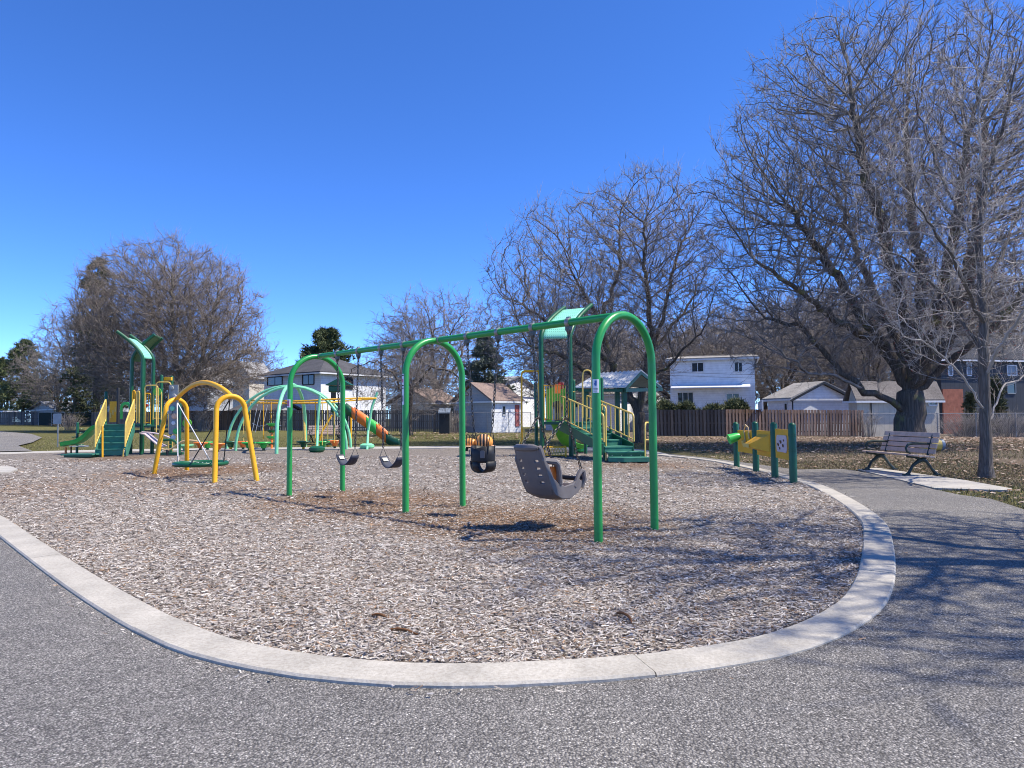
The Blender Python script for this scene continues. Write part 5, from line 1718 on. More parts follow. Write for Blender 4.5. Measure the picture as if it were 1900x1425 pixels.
def fx(px, Y): return (P(px, 780, Y).x, Y)
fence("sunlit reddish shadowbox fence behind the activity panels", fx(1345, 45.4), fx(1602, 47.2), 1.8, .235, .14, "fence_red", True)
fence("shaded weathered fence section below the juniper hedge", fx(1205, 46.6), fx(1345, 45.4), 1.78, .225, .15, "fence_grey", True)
fence("long grey board fence behind the climbers and rear bench", fx(432, 60.5), fx(862, 56), 1.8, .17, .14, "fence_grey")
fence("brown stained fence behind the yellow basket swing", fx(352, 64), fx(430, 60.6), 1.75, .165, .16, "fence_brown")
fence("dark old board fence at the far left edge of the lawn", fx(-10, 93), fx(72, 90), 1.8, .19, .15, "fence_dark")
fence("dark board fence behind the left play tower", fx(170, 82), fx(352, 64.3), 1.7, .2, .17, "fence_dark", posts=False)

def wire_fence(label, a, b, h, screen=False, pitch=.11, nposts=6):
    (ax, ay), (bx, by) = a, b
    A = Vector((ax, ay, T(ax, ay))); d = Vector((bx, by, T(bx, by))) - A; L = d.length
    f = thing("chain_link_fence", label, "fence", A)
    for i in range(nposts + 1):
        MB().tube([d * i / nposts + Vector((0, 0, -.1)), d * i / nposts + Vector((0, 0, h + .05))], .03, 8).build("post", M["galv"], f, smooth=True)
    MB().tube([Vector((0, 0, h)), d + Vector((0, 0, h))], .02, 6).build("top_rail", M["galv"], f)
    if screen:
        m = MB(); m.add([Vector((0, 0, .05)), d + Vector((0, 0, .05)), d + Vector((0, 0, h - .03)), Vector((0, 0, h - .03))], [(0, 1, 2, 3)]); m.build("screen_cloth", M["screen"], f, solid=.01)
    else:
        m = MB(); n = int(L / pitch); t = d.normalized()
        for i in range(-int(h / pitch), n):
            for sg in (1, -1):
                s0, s1 = i * pitch, i * pitch + h
                p, q = (s0, 0.04), (s1, h)
                if sg < 0: p, q = (s0, h), (s1, .04)
                # clip to the run
                def cl_(p, q):
                    (x0, z0), (x1, z1) = p, q
                    if x0 < 0: z0 += (z1 - z0) * (0 - x0) / (x1 - x0); x0 = 0
                    if x1 > L: z1 = z0 + (z1 - z0) * (L - x0) / (x1 - x0); x1 = L
                    return (x0, z0), (x1, z1)
                p, q = cl_(p, q)
                if q[0] - p[0] < .02: continue
                m.tube([t * p[0] + Vector((0, 0, p[1])), t * q[0] + Vector((0, 0, q[1]))], .0035, 3, cap=False)
        o = m.build("wire_mesh", M["galv"], f); o["kind"] = "stuff"
    return f
wire_fence("galvanised chain link fence in front of the beige shed and dark house", fx(1602, 47.2), fx(1960, 44), 1.55, nposts=5)
wire_fence("fence with dark green screen left of the play tower", fx(72, 89.5), fx(172, 84), 1.7, True, nposts=4)
wire_fence("short chain link fence in front of the tan garage", fx(864, 54), fx(985, 53), 1.6, nposts=3)
wire_fence("chain link run between the garage and the hedge fence", fx(985, 53), fx(1205, 46.8), 1.5, nposts=5)

# overhead wires
M["wire"] = plain("black_cable", (.02, .02, .022, 1), .5, .3)
for (a, b, ya, yb, sag, lb) in (((1180, 694), (1960, 700), 52, 50, .3, "black overhead cable crossing in front of the white house"),
                                ((1180, 688), (1960, 690), 53, 51, .35, "upper thin overhead cable above the black one"),
                                ((430, 694), (1010, 690), 66, 70, .35, "thin overhead cable crossing behind the swing frame")):
    A, B = P(*a, ya), P(*b, yb)
    pts = [A.lerp(B, t / 16) - Vector((0, 0, sag * math.sin(math.pi * t / 16))) for t in range(17)]
    o = MB(A).tube(pts, .013, 5).build("overhead_cable", M["wire"], loc=A); tag(o, lb, "cable", "overhead cables")
# ------------------------------------------------------------------ trees
M["bark_dark"] = bark("grey_brown_bark", (.16, .132, .11, 1), (.17, .16, .08, 1), .6)
M["bark_left"] = bark("tan_bark", (.30, .26, .20, 1), (.27, .25, .15, 1), .6)
M["bark_thin"] = bark("smooth_grey_bark", (.20, .175, .155, 1), None, 1.2)
def twigmat(name, a, b):
    t = NT(name); n = t.noise(3.5, 4.0, .7)
    t.color(t.ramp(n.outputs[0], [(.3, a), (.7, b)])); return t.set(.75, .2)
M["twig"] = twigmat("grey_twigs", (.075, .064, .057, 1), (.32, .285, .26, 1))
M["twig_left"] = twigmat("brownish_twigs", (.085, .068, .057, 1), (.29, .245, .21, 1))
M["twig_pale"] = twigmat("pale_grey_twigs", (.26, .235, .215, 1), (.42, .385, .36, 1))
M["twig_far"] = twigmat("far_twigs", (.15, .13, .118, 1), (.26, .23, .21, 1))
M["bud"] = plain("red_buds", (.16, .045, .04, 1), .6, .3)

def grow(pos, par, att, step, infl, kill, iters, rg, trop=(0, 0, .12), noise=.25, cap=42000, cen=(0, 0, 0), radk=0.0):
    """space colonisation: nodes reach for the points of the crown until it is filled"""
    pos = [np.array(p, float) for p in pos]; par = list(par)
    PA = np.zeros((cap, 3)); n = len(pos); PA[:n] = pos
    kids = np.zeros(cap, int)
    for p in par:
        if p >= 0: kids[p] += 1
    alive = np.ones(len(att), bool)
    nd = np.full(len(att), 1e9); ni = np.zeros(len(att), int)
    def upd(lo, hi):
        idx = np.nonzero(alive)[0]
        for s in range(lo, hi, 400):
            blk = PA[s:min(s + 400, hi)]
            d = np.linalg.norm(att[idx][:, None] - blk[None], axis=2)
            j = d.argmin(1); dm = d[np.arange(len(idx)), j]
            b = dm < nd[idx]
            nd[idx[b]] = dm[b]; ni[idx[b]] = s + j[b]
    upd(0, n)
    trop = np.array(trop)
    for it in range(iters):
        alive &= nd > kill
        act = alive & (nd < infl) & (kids[ni] < 3)
        if not act.any():
            infl *= 1.3
            if infl > 14: break
            continue
        k = ni[act]; d = att[act] - PA[k]; d /= np.linalg.norm(d, axis=1, keepdims=True) + 1e-9
        uq, inv = np.unique(k, return_inverse=True)
        acc = np.zeros((len(uq), 3)); np.add.at(acc, inv, d)
        acc /= np.linalg.norm(acc, axis=1, keepdims=True) + 1e-9
        out = PA[uq] - np.array(cen); out /= np.linalg.norm(out, axis=1, keepdims=True) + 1e-9
        acc += trop + radk * out + rg.normal(0, noise, acc.shape)
        acc /= np.linalg.norm(acc, axis=1, keepdims=True) + 1e-9
        new = PA[uq] + acc * step
        if n + len(new) > cap: break
        PA[n:n + len(new)] = new; par += list(uq); kids[uq] += 1
        upd(n, n + len(new)); n += len(new)
    return PA[:n], np.array(par)

def tubes_np(chains, radii, sides):
    """list of polylines to one vertex / quad array"""
    V, Q, nv = [], [], 0
    ang = 2 * np.pi * np.arange(sides) / sides
    ca, sa = np.cos(ang)[None, :, None], np.sin(ang)[None, :, None]
    for p, r in zip(chains, radii):
        m = len(p)
        t = np.empty_like(p); t[1:-1] = p[2:] - p[:-2]; t[0] = p[1] - p[0]; t[-1] = p[-1] - p[-2]
        t /= np.linalg.norm(t, axis=1, keepdims=True) + 1e-9
        a = np.empty_like(p)
        w = np.array([0, 0, 1.]) if abs(t[0, 2]) < .8 else np.array([1., 0, 0])
        for i in range(m):
            w = w - t[i] * (w @ t[i]); w = w / (math.sqrt(w @ w) + 1e-9); a[i] = w
        b = np.cross(t, a)
        ring = p[:, None] + (a[:, None] * ca + b[:, None] * sa) * r[:, None, None]
        V.append(ring.reshape(-1, 3))
        i = (np.arange(m - 1)[:, None] * sides + np.arange(sides)[None]).ravel()
        j = (np.arange(m - 1)[:, None] * sides + (np.arange(sides)[None] + 1) % sides).ravel()
        Q.append(np.stack([i, j, j + sides, i + sides], -1) + nv); nv += m * sides
    return (np.concatenate(V), np.concatenate(Q)) if V else (np.zeros((0, 3)), np.zeros((0, 4), int))

def twigs_np(b, d, L, r, rg, curl=.25, up=.15):
    """bent three-sided twigs: base points b, directions d, lengths L, radii r"""
    n = len(b)
    d = d / (np.linalg.norm(d, axis=1, keepdims=True) + 1e-9)
    d2 = d + rg.normal(0, curl, (n, 3)); d2[:, 2] += up; d2 /= np.linalg.norm(d2, axis=1, keepdims=True)
    mid = b + d * (L * .5)[:, None]; tip = mid + d2 * (L * .5)[:, None]
    ref = np.where(np.abs(d[:, 2:3]) < .9, np.array([[0, 0, 1.]]), np.array([[1., 0, 0]]))
    a = np.cross(d, ref); a /= np.linalg.norm(a, axis=1, keepdims=True) + 1e-9; c = np.cross(d, a)
    V = np.zeros((n, 7, 3))
    for k in range(3):
        o = a * math.cos(2.0944 * k) + c * math.sin(2.0944 * k)
        V[:, k] = b + o * r[:, None]; V[:, 3 + k] = mid + o * (r * .7)[:, None]
    V[:, 6] = tip
    o = np.arange(n)[:, None] * 7
    Q = np.concatenate([o + np.array([k, (k + 1) % 3, 3 + (k + 1) % 3, 3 + k]) for k in range(3)])
    Tr = np.concatenate([o + np.array([3 + k, 3 + (k + 1) % 3, 6]) for k in range(3)])
    return V.reshape(-1, 3), Q, Tr, mid, tip, d2

def spikes_np(b, d, L, r):
    """straight tapering side twigs, three faces each"""
    n = len(b)
    ref = np.where(np.abs(d[:, 2:3]) < .9, np.array([[0, 0, 1.]]), np.array([[1., 0, 0]]))
    a = np.cross(d, ref); a /= np.linalg.norm(a, axis=1, keepdims=True) + 1e-9; c = np.cross(d, a)
    V = np.zeros((n, 4, 3))
    for k in range(3): V[:, k] = b + (a * math.cos(2.0944 * k) + c * math.sin(2.0944 * k)) * r
    V[:, 3] = b + d * L[:, None]
    o = np.arange(n)[:, None] * 4
    return V.reshape(-1, 3), np.concatenate([o + np.array([k, (k + 1) % 3, 3]) for k in range(3)])

def blob_points(n, blobs, rg, shell=.55):
    """points inside a union of ellipsoids, crowding towards the outside"""
    w = np.array([b[3] * b[4] * b[5] for b in blobs]); w = w / w.sum()
    k = rg.choice(len(blobs), n, p=w)
    v = rg.normal(size=(n, 3)); v /= np.linalg.norm(v, axis=1, keepdims=True)
    r = rg.random(n) ** (shell / 1.4)
    B = np.array(blobs)[k]
    return B[:, :3] + v * r[:, None] * B[:, 3:6]

def make_tree(name, label, loc, limbs, blobs, natt, step, kill, R, r0, twig_n, twig_L, twig_r, barkm, twigm, seed, infl=3.0, noise=.25, trop=(0, 0, .12), wiggle=.06, shell=.55, up=.15, second=1.0, cut=None, group=None, zmin=1.2, thick=.09, curl=.25, radk=0.0, cen=(0, 0, 2.4)):
    """limbs: list of polylines starting at the foot; they share the foot point"""
    rg = np.random.default_rng(seed)
    pos, par = [np.zeros(3)], [-1]
    for L in limbs:
        last = 0
        # find the node nearest to the limb's first point
        p0 = np.array(L[0], float)
        last = int(np.argmin([np.linalg.norm(q - p0) for q in pos]))
        for a, b in zip(L[:-1], L[1:]):
            a, b = np.array(a, float), np.array(b, float)
            m = max(1, int(np.linalg.norm(b - a) / step))
            for j in range(1, m + 1):
                q = a + (b - a) * j / m + rg.normal(0, wiggle, 3) * (1 if j < m else .5) * (.35 if len(pos) < 12 else 1)
                pos.append(q); par.append(last); last = len(pos) - 1
    att = blob_points(natt, blobs, rg, shell)
    att = att[att[:, 2] > zmin]
    if cut is not None: att = att[cut(att)]
    P_, par = grow(pos, par, att, step, infl, kill, 160, rg, trop, noise, cen=cen, radk=radk)
    n = len(P_)
    kids = [[] for _ in range(n)]
    for i in range(1, n): kids[par[i]].append(i)
    leafs = np.zeros(n)
    for i in range(n - 1, -1, -1):
        leafs[i] = sum(leafs[k] for k in kids[i]) if kids[i] else 1
    ex = math.log(R / r0) / math.log(max(2, leafs[0]))
    rad = r0 * leafs ** ex
    # foot flare
    zrel = P_[:, 2]
    flare = 1 + .55 * np.exp(-np.clip(zrel, 0, 9) / .28) * (leafs > leafs[0] * .5)
    chains, rr, start = [], [], []
    stack = [(0, -1)]
    while stack:
        i, p = stack.pop()
        ch = [p, i] if p >= 0 else [i]
        while kids[i]:
            ks = sorted(kids[i], key=lambda k: -leafs[k])
            for k in ks[1:]: stack.append((k, i))
            i = ks[0]; ch.append(i)
        if len(ch) < 2: continue
        r = rad[ch] * flare[ch]
        if p >= 0: r = r.copy(); r[0] = min(r[0], r[1] * 1.25)
        chains.append(P_[ch]); rr.append(r)
    root = thing(name, label, "tree", loc, 0, group)
    big = [k for k in range(len(chains)) if rr[k][1 if len(rr[k]) > 1 else 0] > thick]
    med = [k for k in range(len(chains)) if k not in set(big) and rr[k].max() > .022]
    sml = [k for k in range(len(chains)) if k not in set(big) and k not in set(med)]
    V, Q = tubes_np([chains[k] for k in big], [rr[k] for k in big], 10)
    link(bpy.data.objects.new("trunk", np_mesh("trunk", V, faces_quad=Q, mt=barkm, smooth=True)), root)
    VA, QA, TA, nv = [], [], [], 0
    for grp, sd in ((med, 5), (sml, 3)):
        V, Q = tubes_np([chains[k] for k in grp], [rr[k] for k in grp], sd)
        if len(V): VA.append(V); QA.append(Q + nv); nv += len(V)
    # twigs
    cand = np.nonzero((rad < .04) & (par >= 0))[0]
    idx = np.repeat(cand, rg.poisson(twig_n, len(cand)))
    if len(idx):
        d = P_[idx] - P_[par[idx]]; d /= np.linalg.norm(d, axis=1, keepdims=True) + 1e-9
        dd = d + rg.normal(0, .55, d.shape); dd[:, 2] += up
        b = P_[par[idx]] + (P_[idx] - P_[par[idx]]) * rg.random((len(idx), 1))
        L = twig_L * rg.uniform(.45, 1.35, len(idx))
        V, Q, Tr, mid, tip, d2 = twigs_np(b, dd, L, np.full(len(idx), twig_r), rg, curl, up)
        VA.append(V); QA.append(Q + nv); TA.append(Tr + nv); nv += len(V)
        if second:
            k = rg.choice(len(idx), int(len(idx) * second))
            s = rg.random((len(k), 1))
            bb = np.where(s < .5, b[k] + (mid[k] - b[k]) * s * 2, mid[k] + (tip[k] - mid[k]) * (s * 2 - 1))
            d3 = d2[k] + rg.normal(0, .42, (len(k), 3)); d3 /= np.linalg.norm(d3, axis=1, keepdims=True)
            V, Tr = spikes_np(bb, d3, L[k] * rg.uniform(.3, .75, len(k)), twig_r * .75)
            VA.append(V); TA.append(Tr + nv); nv += len(V)
        root["_tips"] = 0
        make_tree.tips = tip
    me = np_mesh("crown", np.concatenate(VA), faces_tri=np.concatenate(TA) if TA else None, faces_quad=np.concatenate(QA), mt=twigm, smooth=False)
    link(bpy.data.objects.new("crown", me), root)
    del root["_tips"]
    print(name, "nodes", n, "tris", sum(len(q) * 2 for q in QA) + sum(len(q) for q in TA))
    return root

def rel(px, py, Y, loc): 
    p = P(px, py, Y); return (p.x - loc[0], p.y - loc[1], p.z - loc[2])

# big tree on the right
YT = 29.0
g = P(1686, 827, YT); L0 = (g.x, YT, 0.0)
r = lambda px, py, dy=0: rel(px, py, YT + dy, L0)
fork = r(1690, 735)
limbs = [[(0, 0, 0), fork],
         [r(1686, 770), r(1655, 745, -.3), r(1600, 722, -1.0), r(1548, 696, -1.8), r(1500, 690, -2.3), r(1450, 655, -2.8)],
         [r(1600, 722, -1.0), r(1540, 665, -.2), r(1480, 600, .4), r(1420, 590, .8)],
         [fork, r(1668, 690, .2), r(1640, 640, .4), r(1580, 560, .5), r(1530, 480, .3), r(1470, 390, 0)],
         [r(1640, 640, .4), r(1560, 600, -1.5), r(1480, 540, -2.6), r(1400, 480, -3.2)],
         [fork, r(1690, 660, -.5), r(1672, 560, -1.2), r(1640, 430, -2.0), r(1600, 300, -2.4), r(1580, 180, -2.4)],
         [fork, r(1705, 650, .8), r(1710, 520, 1.6), r(1690, 380, 2.3), r(1680, 220, 2.8), r(1690, 80, 3)],
         [fork, r(1720, 690, .2), r(1765, 620, .4), r(1800, 500, .8), r(1820, 350, 1.0), r(1830, 200, 1.2)],
         [fork, r(1740, 690, -.6), r(1790, 650, -1.4), r(1850, 600, -2.4), r(1920, 520, -3.2)],
         [fork, r(1725, 660, -1.2), r(1750, 540, -2.6), r(1775, 400, -3.4), r(1800, 230, -4)],
         [fork, r(1690, 680, 1.2), r(1640, 590, 2.8), r(1590, 470, 4.0), r(1550, 350, 4.6)]]
c = r(1660, 330)
blobs = [(c[0] + .6, 0, 10.6, 8.0, 7.0, 8.2), (c[0] - 3.9, -1, 9.0, 5.3, 5.2, 5.6), (c[0] + 4.2, 0, 11, 6, 6, 7.5), (c[0] - 4.0, -1.0, 5.0, 4.8, 3.5, 2.4), (c[0] - 2.5, 0, 13.2, 4.6, 5, 5)]
big = make_tree("bare_tree", "huge bare spreading tree with thick dark trunk behind the tan bench", L0, limbs, blobs, 13000, .30, .34, .56, .0115, 1.3, .8, .009, M["bark_dark"], M["twig"], 3, infl=3.0, noise=.16, shell=.75, thick=.075, second=3.8, radk=.45, trop=(0, 0, .2), up=.3)

# centre tree
YT = 35.0
g = P(1190, 821, YT); L0 = (g.x, YT, T(g.x, YT))
r = lambda px, py, dy=0: rel(px, py, YT + dy, L0)
limbs = [[(0, 0, 0), r(1187, 770), r(1192, 715), r(1208, 655, .2)],
         [r(1208, 655, .2), r(1228, 600, .3), r(1245, 520, .5), r(1270, 430, .8)],
         [r(1208, 655, .2), r(1205, 590, -.4), r(1195, 500, -.9), r(1200, 400, -1.3)],
         [r(1187, 770), r(1165, 730, .2), r(1130, 670, .5), r(1115, 600, .6), r(1070, 520, .5)],
         [r(1130, 670, .5), r(1080, 640, 1.2), r(1020, 600, 1.6), r(960, 560, 1.8)],
         [r(1115, 600, .6), r(1150, 500, 1.0), r(1150, 400, 1.2)],
         [r(1165, 730, .2), r(1110, 700, -1.0), r(1040, 660, -2.0), r(980, 640, -2.6)],
         [r(1192, 715), r(1250, 670, -1), r(1300, 620, -1.6)],
         [r(1208, 655, .2), r(1260, 590, 1.4), r(1310, 510, 2.2)]]
blobs = [(r(1110, 520)[0], 0, 7.4, 6.1, 5.0, 5.2), (r(1200, 450)[0], 0, 9.2, 3.9, 4, 4.9), (r(1030, 580)[0], 0, 6.0, 4.0, 4, 3.4), (r(1275, 470)[0], 0, 8.2, 2.6, 3, 4.0)]
make_tree("bare_tree", "bare twiggy tree with leaning forked trunk behind the near swing arch", L0, limbs, blobs, 8500, .29, .32, .27, .011, 1.3, .75, .009, M["bark_dark"], M["twig"], 5, infl=2.6, noise=.18, shell=.8, thick=.06, second=3.5, radk=.4, trop=(0, 0, .2), up=.3)

# left tree: a dense dome
YT = 56.0
g = P(338, 808, YT); L0 = (g.x, YT, T(g.x, YT))
r = lambda px, py, dy=0: rel(px, py, YT + dy, L0)
limbs = [[(0, 0, 0), r(336, 730), r(332, 700)],
         [r(336, 730), r(305, 690, .5), r(300, 640, 1), r(280, 560, 1.5)], [r(336, 730), r(370, 680, -.5), r(390, 610, -1), r(405, 540, -1.5)],
         [r(332, 700), r(325, 640, -1), r(320, 560, -2), r(322, 500, -2.5)], [r(332, 700), r(355, 640, 1), r(352, 560, 2)],
         [r(336, 730), r(260, 690, -1), r(200, 650, -1.5)], [r(336, 730), r(410, 690, .6), r(455, 650, 1)],
         [r(305, 690, .5), r(240, 630, 2), r(190, 580, 2.5)], [r(370, 680, -.5), r(430, 610, -.5), r(450, 560, -.6)]]
cx = r(315, 600)[0]
blobs = [(cx, 0, 8.4, 7.6, 7.0, 7.0), (cx + 2.6, 0, 7.2, 5.0, 5, 6.0), (cx - 2.6, 0, 8.0, 5.6, 5, 6.2), (cx + 1, 0, 3.9, 6.8, 6, 2.4)]
make_tree("bare_tree", "broad dome-shaped bare tree with tan trunk behind the left play tower", L0, limbs, blobs, 10000, .36, .38, .52, .0135, 2.0, 1.05, .0115, M["bark_left"], M["twig_left"], 8, infl=3.2, noise=.12, shell=.8, trop=(0, 0, .22), thick=.10, second=4.0, up=.3, curl=.15, radk=.6)

# slim tree at the right edge with red buds
YT = 14.1
g = P(1830, 887, YT); L0 = (g.x, YT, 0)
r = lambda px, py, dy=0: rel(px, py, YT + dy, L0)
limbs = [[(0, 0, 0), r(1829, 800), r(1826, 700), r(1824, 600), r(1818, 480, .3), r(1822, 360, .4), r(1815, 220, .5), r(1820, 60, .6), r(1825, -60, .6)],
         [r(1829, 765), r(1780, 690, -.4), r(1720, 640, -.9), r(1640, 600, -1.4)],
         [r(1829, 800), r(1860, 720, .4), r(1910, 690, .8), r(1990, 660, 1.2)],
         [r(1826, 700), r(1870, 620, -.8), r(1930, 540, -1.6), r(2000, 460, -2)],
         [r(1826, 660), r(1760, 560, .6), r(1680, 480, 1.0), r(1600, 440, 1.4)],
         [r(1824, 600), r(1770, 480, -.8), r(1700, 380, -1.4), r(1640, 300, -1.7)],
         [r(1824, 560), r(1880, 420, .9), r(1930, 280, 1.5)],
         [r(1818, 480, .3), r(1750, 330, .7), r(1700, 200, .9)],
         [r(1822, 360, .4), r(1870, 200, -.3), r(1900, 60, -.7)]]
blobs = [(0, 0, 5.8, 2.5, 2.4, 3.9), (-.9, 0, 4.0, 1.9, 1.9, 1.9), (.8, 0, 4.2, 2.0, 1.9, 2.3)]
make_tree("bare_tree", "slim pale-barked bare tree with reddish buds at the right edge", L0, limbs, blobs, 2400, .19, .24, .105, .0045, .9, .5, .0042, M["bark_thin"], M["twig_pale"], 12, infl=1.6, noise=.2, shell=.85, thick=.035, second=2.5, trop=(0, 0, .15), wiggle=.025, radk=.3, cen=(0, 0, 3), up=.25)
slim = bpy.data.objects[[o.name for o in bpy.data.objects if o.get("label", "").startswith("slim pale")][0]]
tips = make_tree.tips; rg = np.random.default_rng(4)
k = rg.choice(len(tips), min(len(tips), 1500), replace=False)
b = tips[k] + rg.normal(0, .01, (len(k), 3)); d = rg.normal(size=(len(k), 3))
V, Q, Tr, *_ = twigs_np(b, d, np.full(len(k), .045), np.full(len(k), .009), rg)
o = link(bpy.data.objects.new("buds", np_mesh("buds", V, faces_tri=Tr, faces_quad=Q, mt=M["bud"])), slim); o["kind"] = "stuff"

# the tree whose branches shade the path at the right; it stands just outside the picture
L0 = (9.8, 5.4, -.02)
limbs = [[(0, 0, 0), (-.1, 0, 2.4)], [(-.1, 0, 2.4), (-1.2, .3, 4.8), (-2.4, .6, 7.4)], [(-.1, 0, 2.4), (.6, .8, 5.0), (1.0, 1.8, 8.0)], [(-.1, 0, 2.4), (-.2, -1.0, 4.8), (-.8, -2.2, 7.2)], [(-1.2, .3, 4.8), (-1.6, 1.8, 6.4), (-2.2, 2.8, 8.4)], [(-.1, 0, 2.4), (-.2, 0, 6), (-.6, .3, 9.4)]]
blobs = [(-.5, .2, 7.4, 3.4, 3.8, 3.6), (-1.6, .6, 8.4, 2.6, 3.2, 2.6), (-1.4, .4, 5.6, 2.2, 3.0, 1.8)]
make_tree("bare_tree", "bare tree just right of the view whose branches shade the path", L0, limbs, blobs, 3800, .27, .30, .2, .0085, 1.1, .6, .007, M["bark_thin"], M["twig_pale"], 21, infl=2.2, noise=.2, second=3.5, thick=.06, radk=.3)

# arching weeping crab apple by the back fence
YT = 47.0
g = P(760, 815, YT); L0 = (g.x, YT, T(g.x, YT))
r = lambda px, py, dy=0: rel(px, py, YT + dy, L0)
limbs = [[(0, 0, 0), r(760, 765), r(764, 725)], [r(760, 765), r(735, 700, -.6), r(700, 668, -1), r(660, 680, -1.4), r(640, 705, -1.5)], [r(764, 725), r(800, 680, -.4), r(840, 690, -.6), r(870, 730, -.7)],
         [r(764, 725), r(770, 665, .6), r(745, 640, 1), r(715, 660, 1.4)], [r(764, 725), r(785, 650, .5), r(815, 650, .8), r(850, 690, 1)], [r(764, 725), r(740, 680, 1.2), r(690, 690, 2)]]
blobs = [(0, 0, 3.4, 4.2, 3, 2.3), (-.6, 0, 4.6, 3.2, 2.6, 1.5), (.6, 0, 2.7, 4.0, 3, 1.4)]
make_tree("bare_tree", "low arching bare crab apple tree in front of the back fence", L0, limbs, blobs, 3000, .24, .26, .17, .008, 1.2, .6, .008, M["bark_dark"], M["twig_far"], 31, infl=2.0, noise=.4, shell=.8, thick=.06, second=3.0, trop=(0, 0, -.05), up=-.05, curl=.5, zmin=.9)

# background trees: three kinds, copied with their own size, turn and label
def proto(seed, H, Rr, upk, natt=2600):
    limbs = [[(0, 0, 0), (.1, 0, H * .22)]]
    rg = random.Random(seed)
    for k in range(6):
        a = k * 1.05 + rg.uniform(-.3, .3); e = rg.uniform(.35, .8)
        limbs.append([(.1, 0, H * .22), (math.cos(a) * Rr * .3 * e, math.sin(a) * Rr * .3 * e, H * .42), (math.cos(a) * Rr * .6 * e, math.sin(a) * Rr * .6 * e, H * .66)])
    blobs = [(0, 0, H * .6, Rr, Rr, H * .4), (Rr * .2, 0, H * .45, Rr * .9, Rr * .9, H * .28)]
    return make_tree("bare_tree", "x", (0, 0, 0), limbs, blobs, natt, .42, .46, .28, .011, 1.6, .9, .014, M["bark_dark"], M["twig_far"], seed, infl=3.2, noise=.22, trop=(0, 0, upk), second=4.5, thick=.08, shell=.7, radk=.4)
protos = [proto(41, 12, 5.0, .2), proto(42, 13, 4.2, .35), proto(43, 10, 5.2, .1)]
BG = [(812, 88, 17.5, 2, 0, "tall hazy bare tree above the tan garage roof"), (770, 84, 14.0, 1, 1, "bare tree behind the arching crab apple"),
      (1035, 62, 12.0, 2, 1, "bare tree behind the right play tower canopy"),
      (1090, 70, 13.5, 0, 0, "bare tree behind the shelter roof"), (1265, 74, 12.5, 1, 2, "bare tree behind the left end of the white sunroom house"),
      (1445, 66, 13.0, 2, 0, "bare tree between the white house and white garage"), (1500, 74, 15.5, 0, 1, "bare tree rising behind the white garage"),
      (1575, 80, 17.0, 1, 2, "bare tree behind the grey gabled house"), (1655, 76, 16.0, 2, 1, "bare tree behind the wide tan roof"),
      (1760, 68, 17.0, 0, 0, "bare tree behind the brick porch of the charcoal house"), (1850, 72, 18.0, 1, 1, "bare tree behind the charcoal house at the right edge"),
      (1380, 84, 14.5, 0, 2, "bare tree far behind the white sunroom house roof"), (140, 92, 16.5, 1, 0, "pale slender bare tree at the left side of the dome tree"),
      (108, 100, 12.0, 2, 2, "low bare tree left of the small sign"), (215, 92, 14.0, 0, 1, "bare tree behind the dome tree on its left"),
      (1335, 70, 13.0, 1, 2, "bare tree right above the roof of the white sunroom house"), (1420, 92, 17.5, 2, 1, "taller bare tree far behind the gap beside the white house"),
      (1540, 96, 20.0, 0, 2, "tall bare tree far behind the white garage"), (1615, 62, 12.5, 1, 0, "bare tree just behind the beige shed"), (1710, 90, 21.0, 2, 2, "tall bare tree far behind the big trunk"),
      (1805, 88, 20.0, 0, 1, "tall bare tree far behind the charcoal house roof"), (1170, 78, 13.5, 2, 2, "bare tree behind the right end of the shelter"), (60, 125, 9.0, 0, 0, "small distant bare tree left of the park sign"), (300, 120, 13.0, 1, 1, "distant bare tree straight behind the dome tree"), (395, 118, 12.0, 0, 2, "distant bare tree over the bluish house"),
      (500, 125, 10.5, 2, 0, "distant bare tree left of the dark hip roof"), (700, 115, 10.5, 1, 2, "distant bare tree right of the dark hip roof"), (1060, 110, 15.0, 1, 0, "distant bare tree behind the mint canopy"), (1130, 105, 15.5, 0, 2, "distant bare tree over the picnic shelter"),
      (1215, 100, 15.5, 2, 1, "distant bare tree left of the white sunroom house"), (1300, 105, 16.0, 0, 0, "distant bare tree over the white sunroom house"),
      (440, 88, 12.0, 2, 2, "bare tree behind the dome tree on its right"), (10, 112, 10.0, 1, 1, "bare tree at the left edge below the pine")]
cnt = 0
for (px, Y, H, k, turn, lb) in BG:
    pr = protos[k]; hh = (12, 13, 10)[k]
    o = pr if not pr.get("used") else copy_tree(pr)
    pr["used"] = 1
    x = P(px, 780, Y).x
    o.location = (x, Y, T(x, Y) - .1); s = H / hh; o.scale = (s, s, s); o.rotation_euler = (0, 0, turn * 2.1 + px)
    tag(o, lb, "tree", "bare trees behind the fences")
for o in list(bpy.data.objects):
    if o.get("used"): del o["used"]

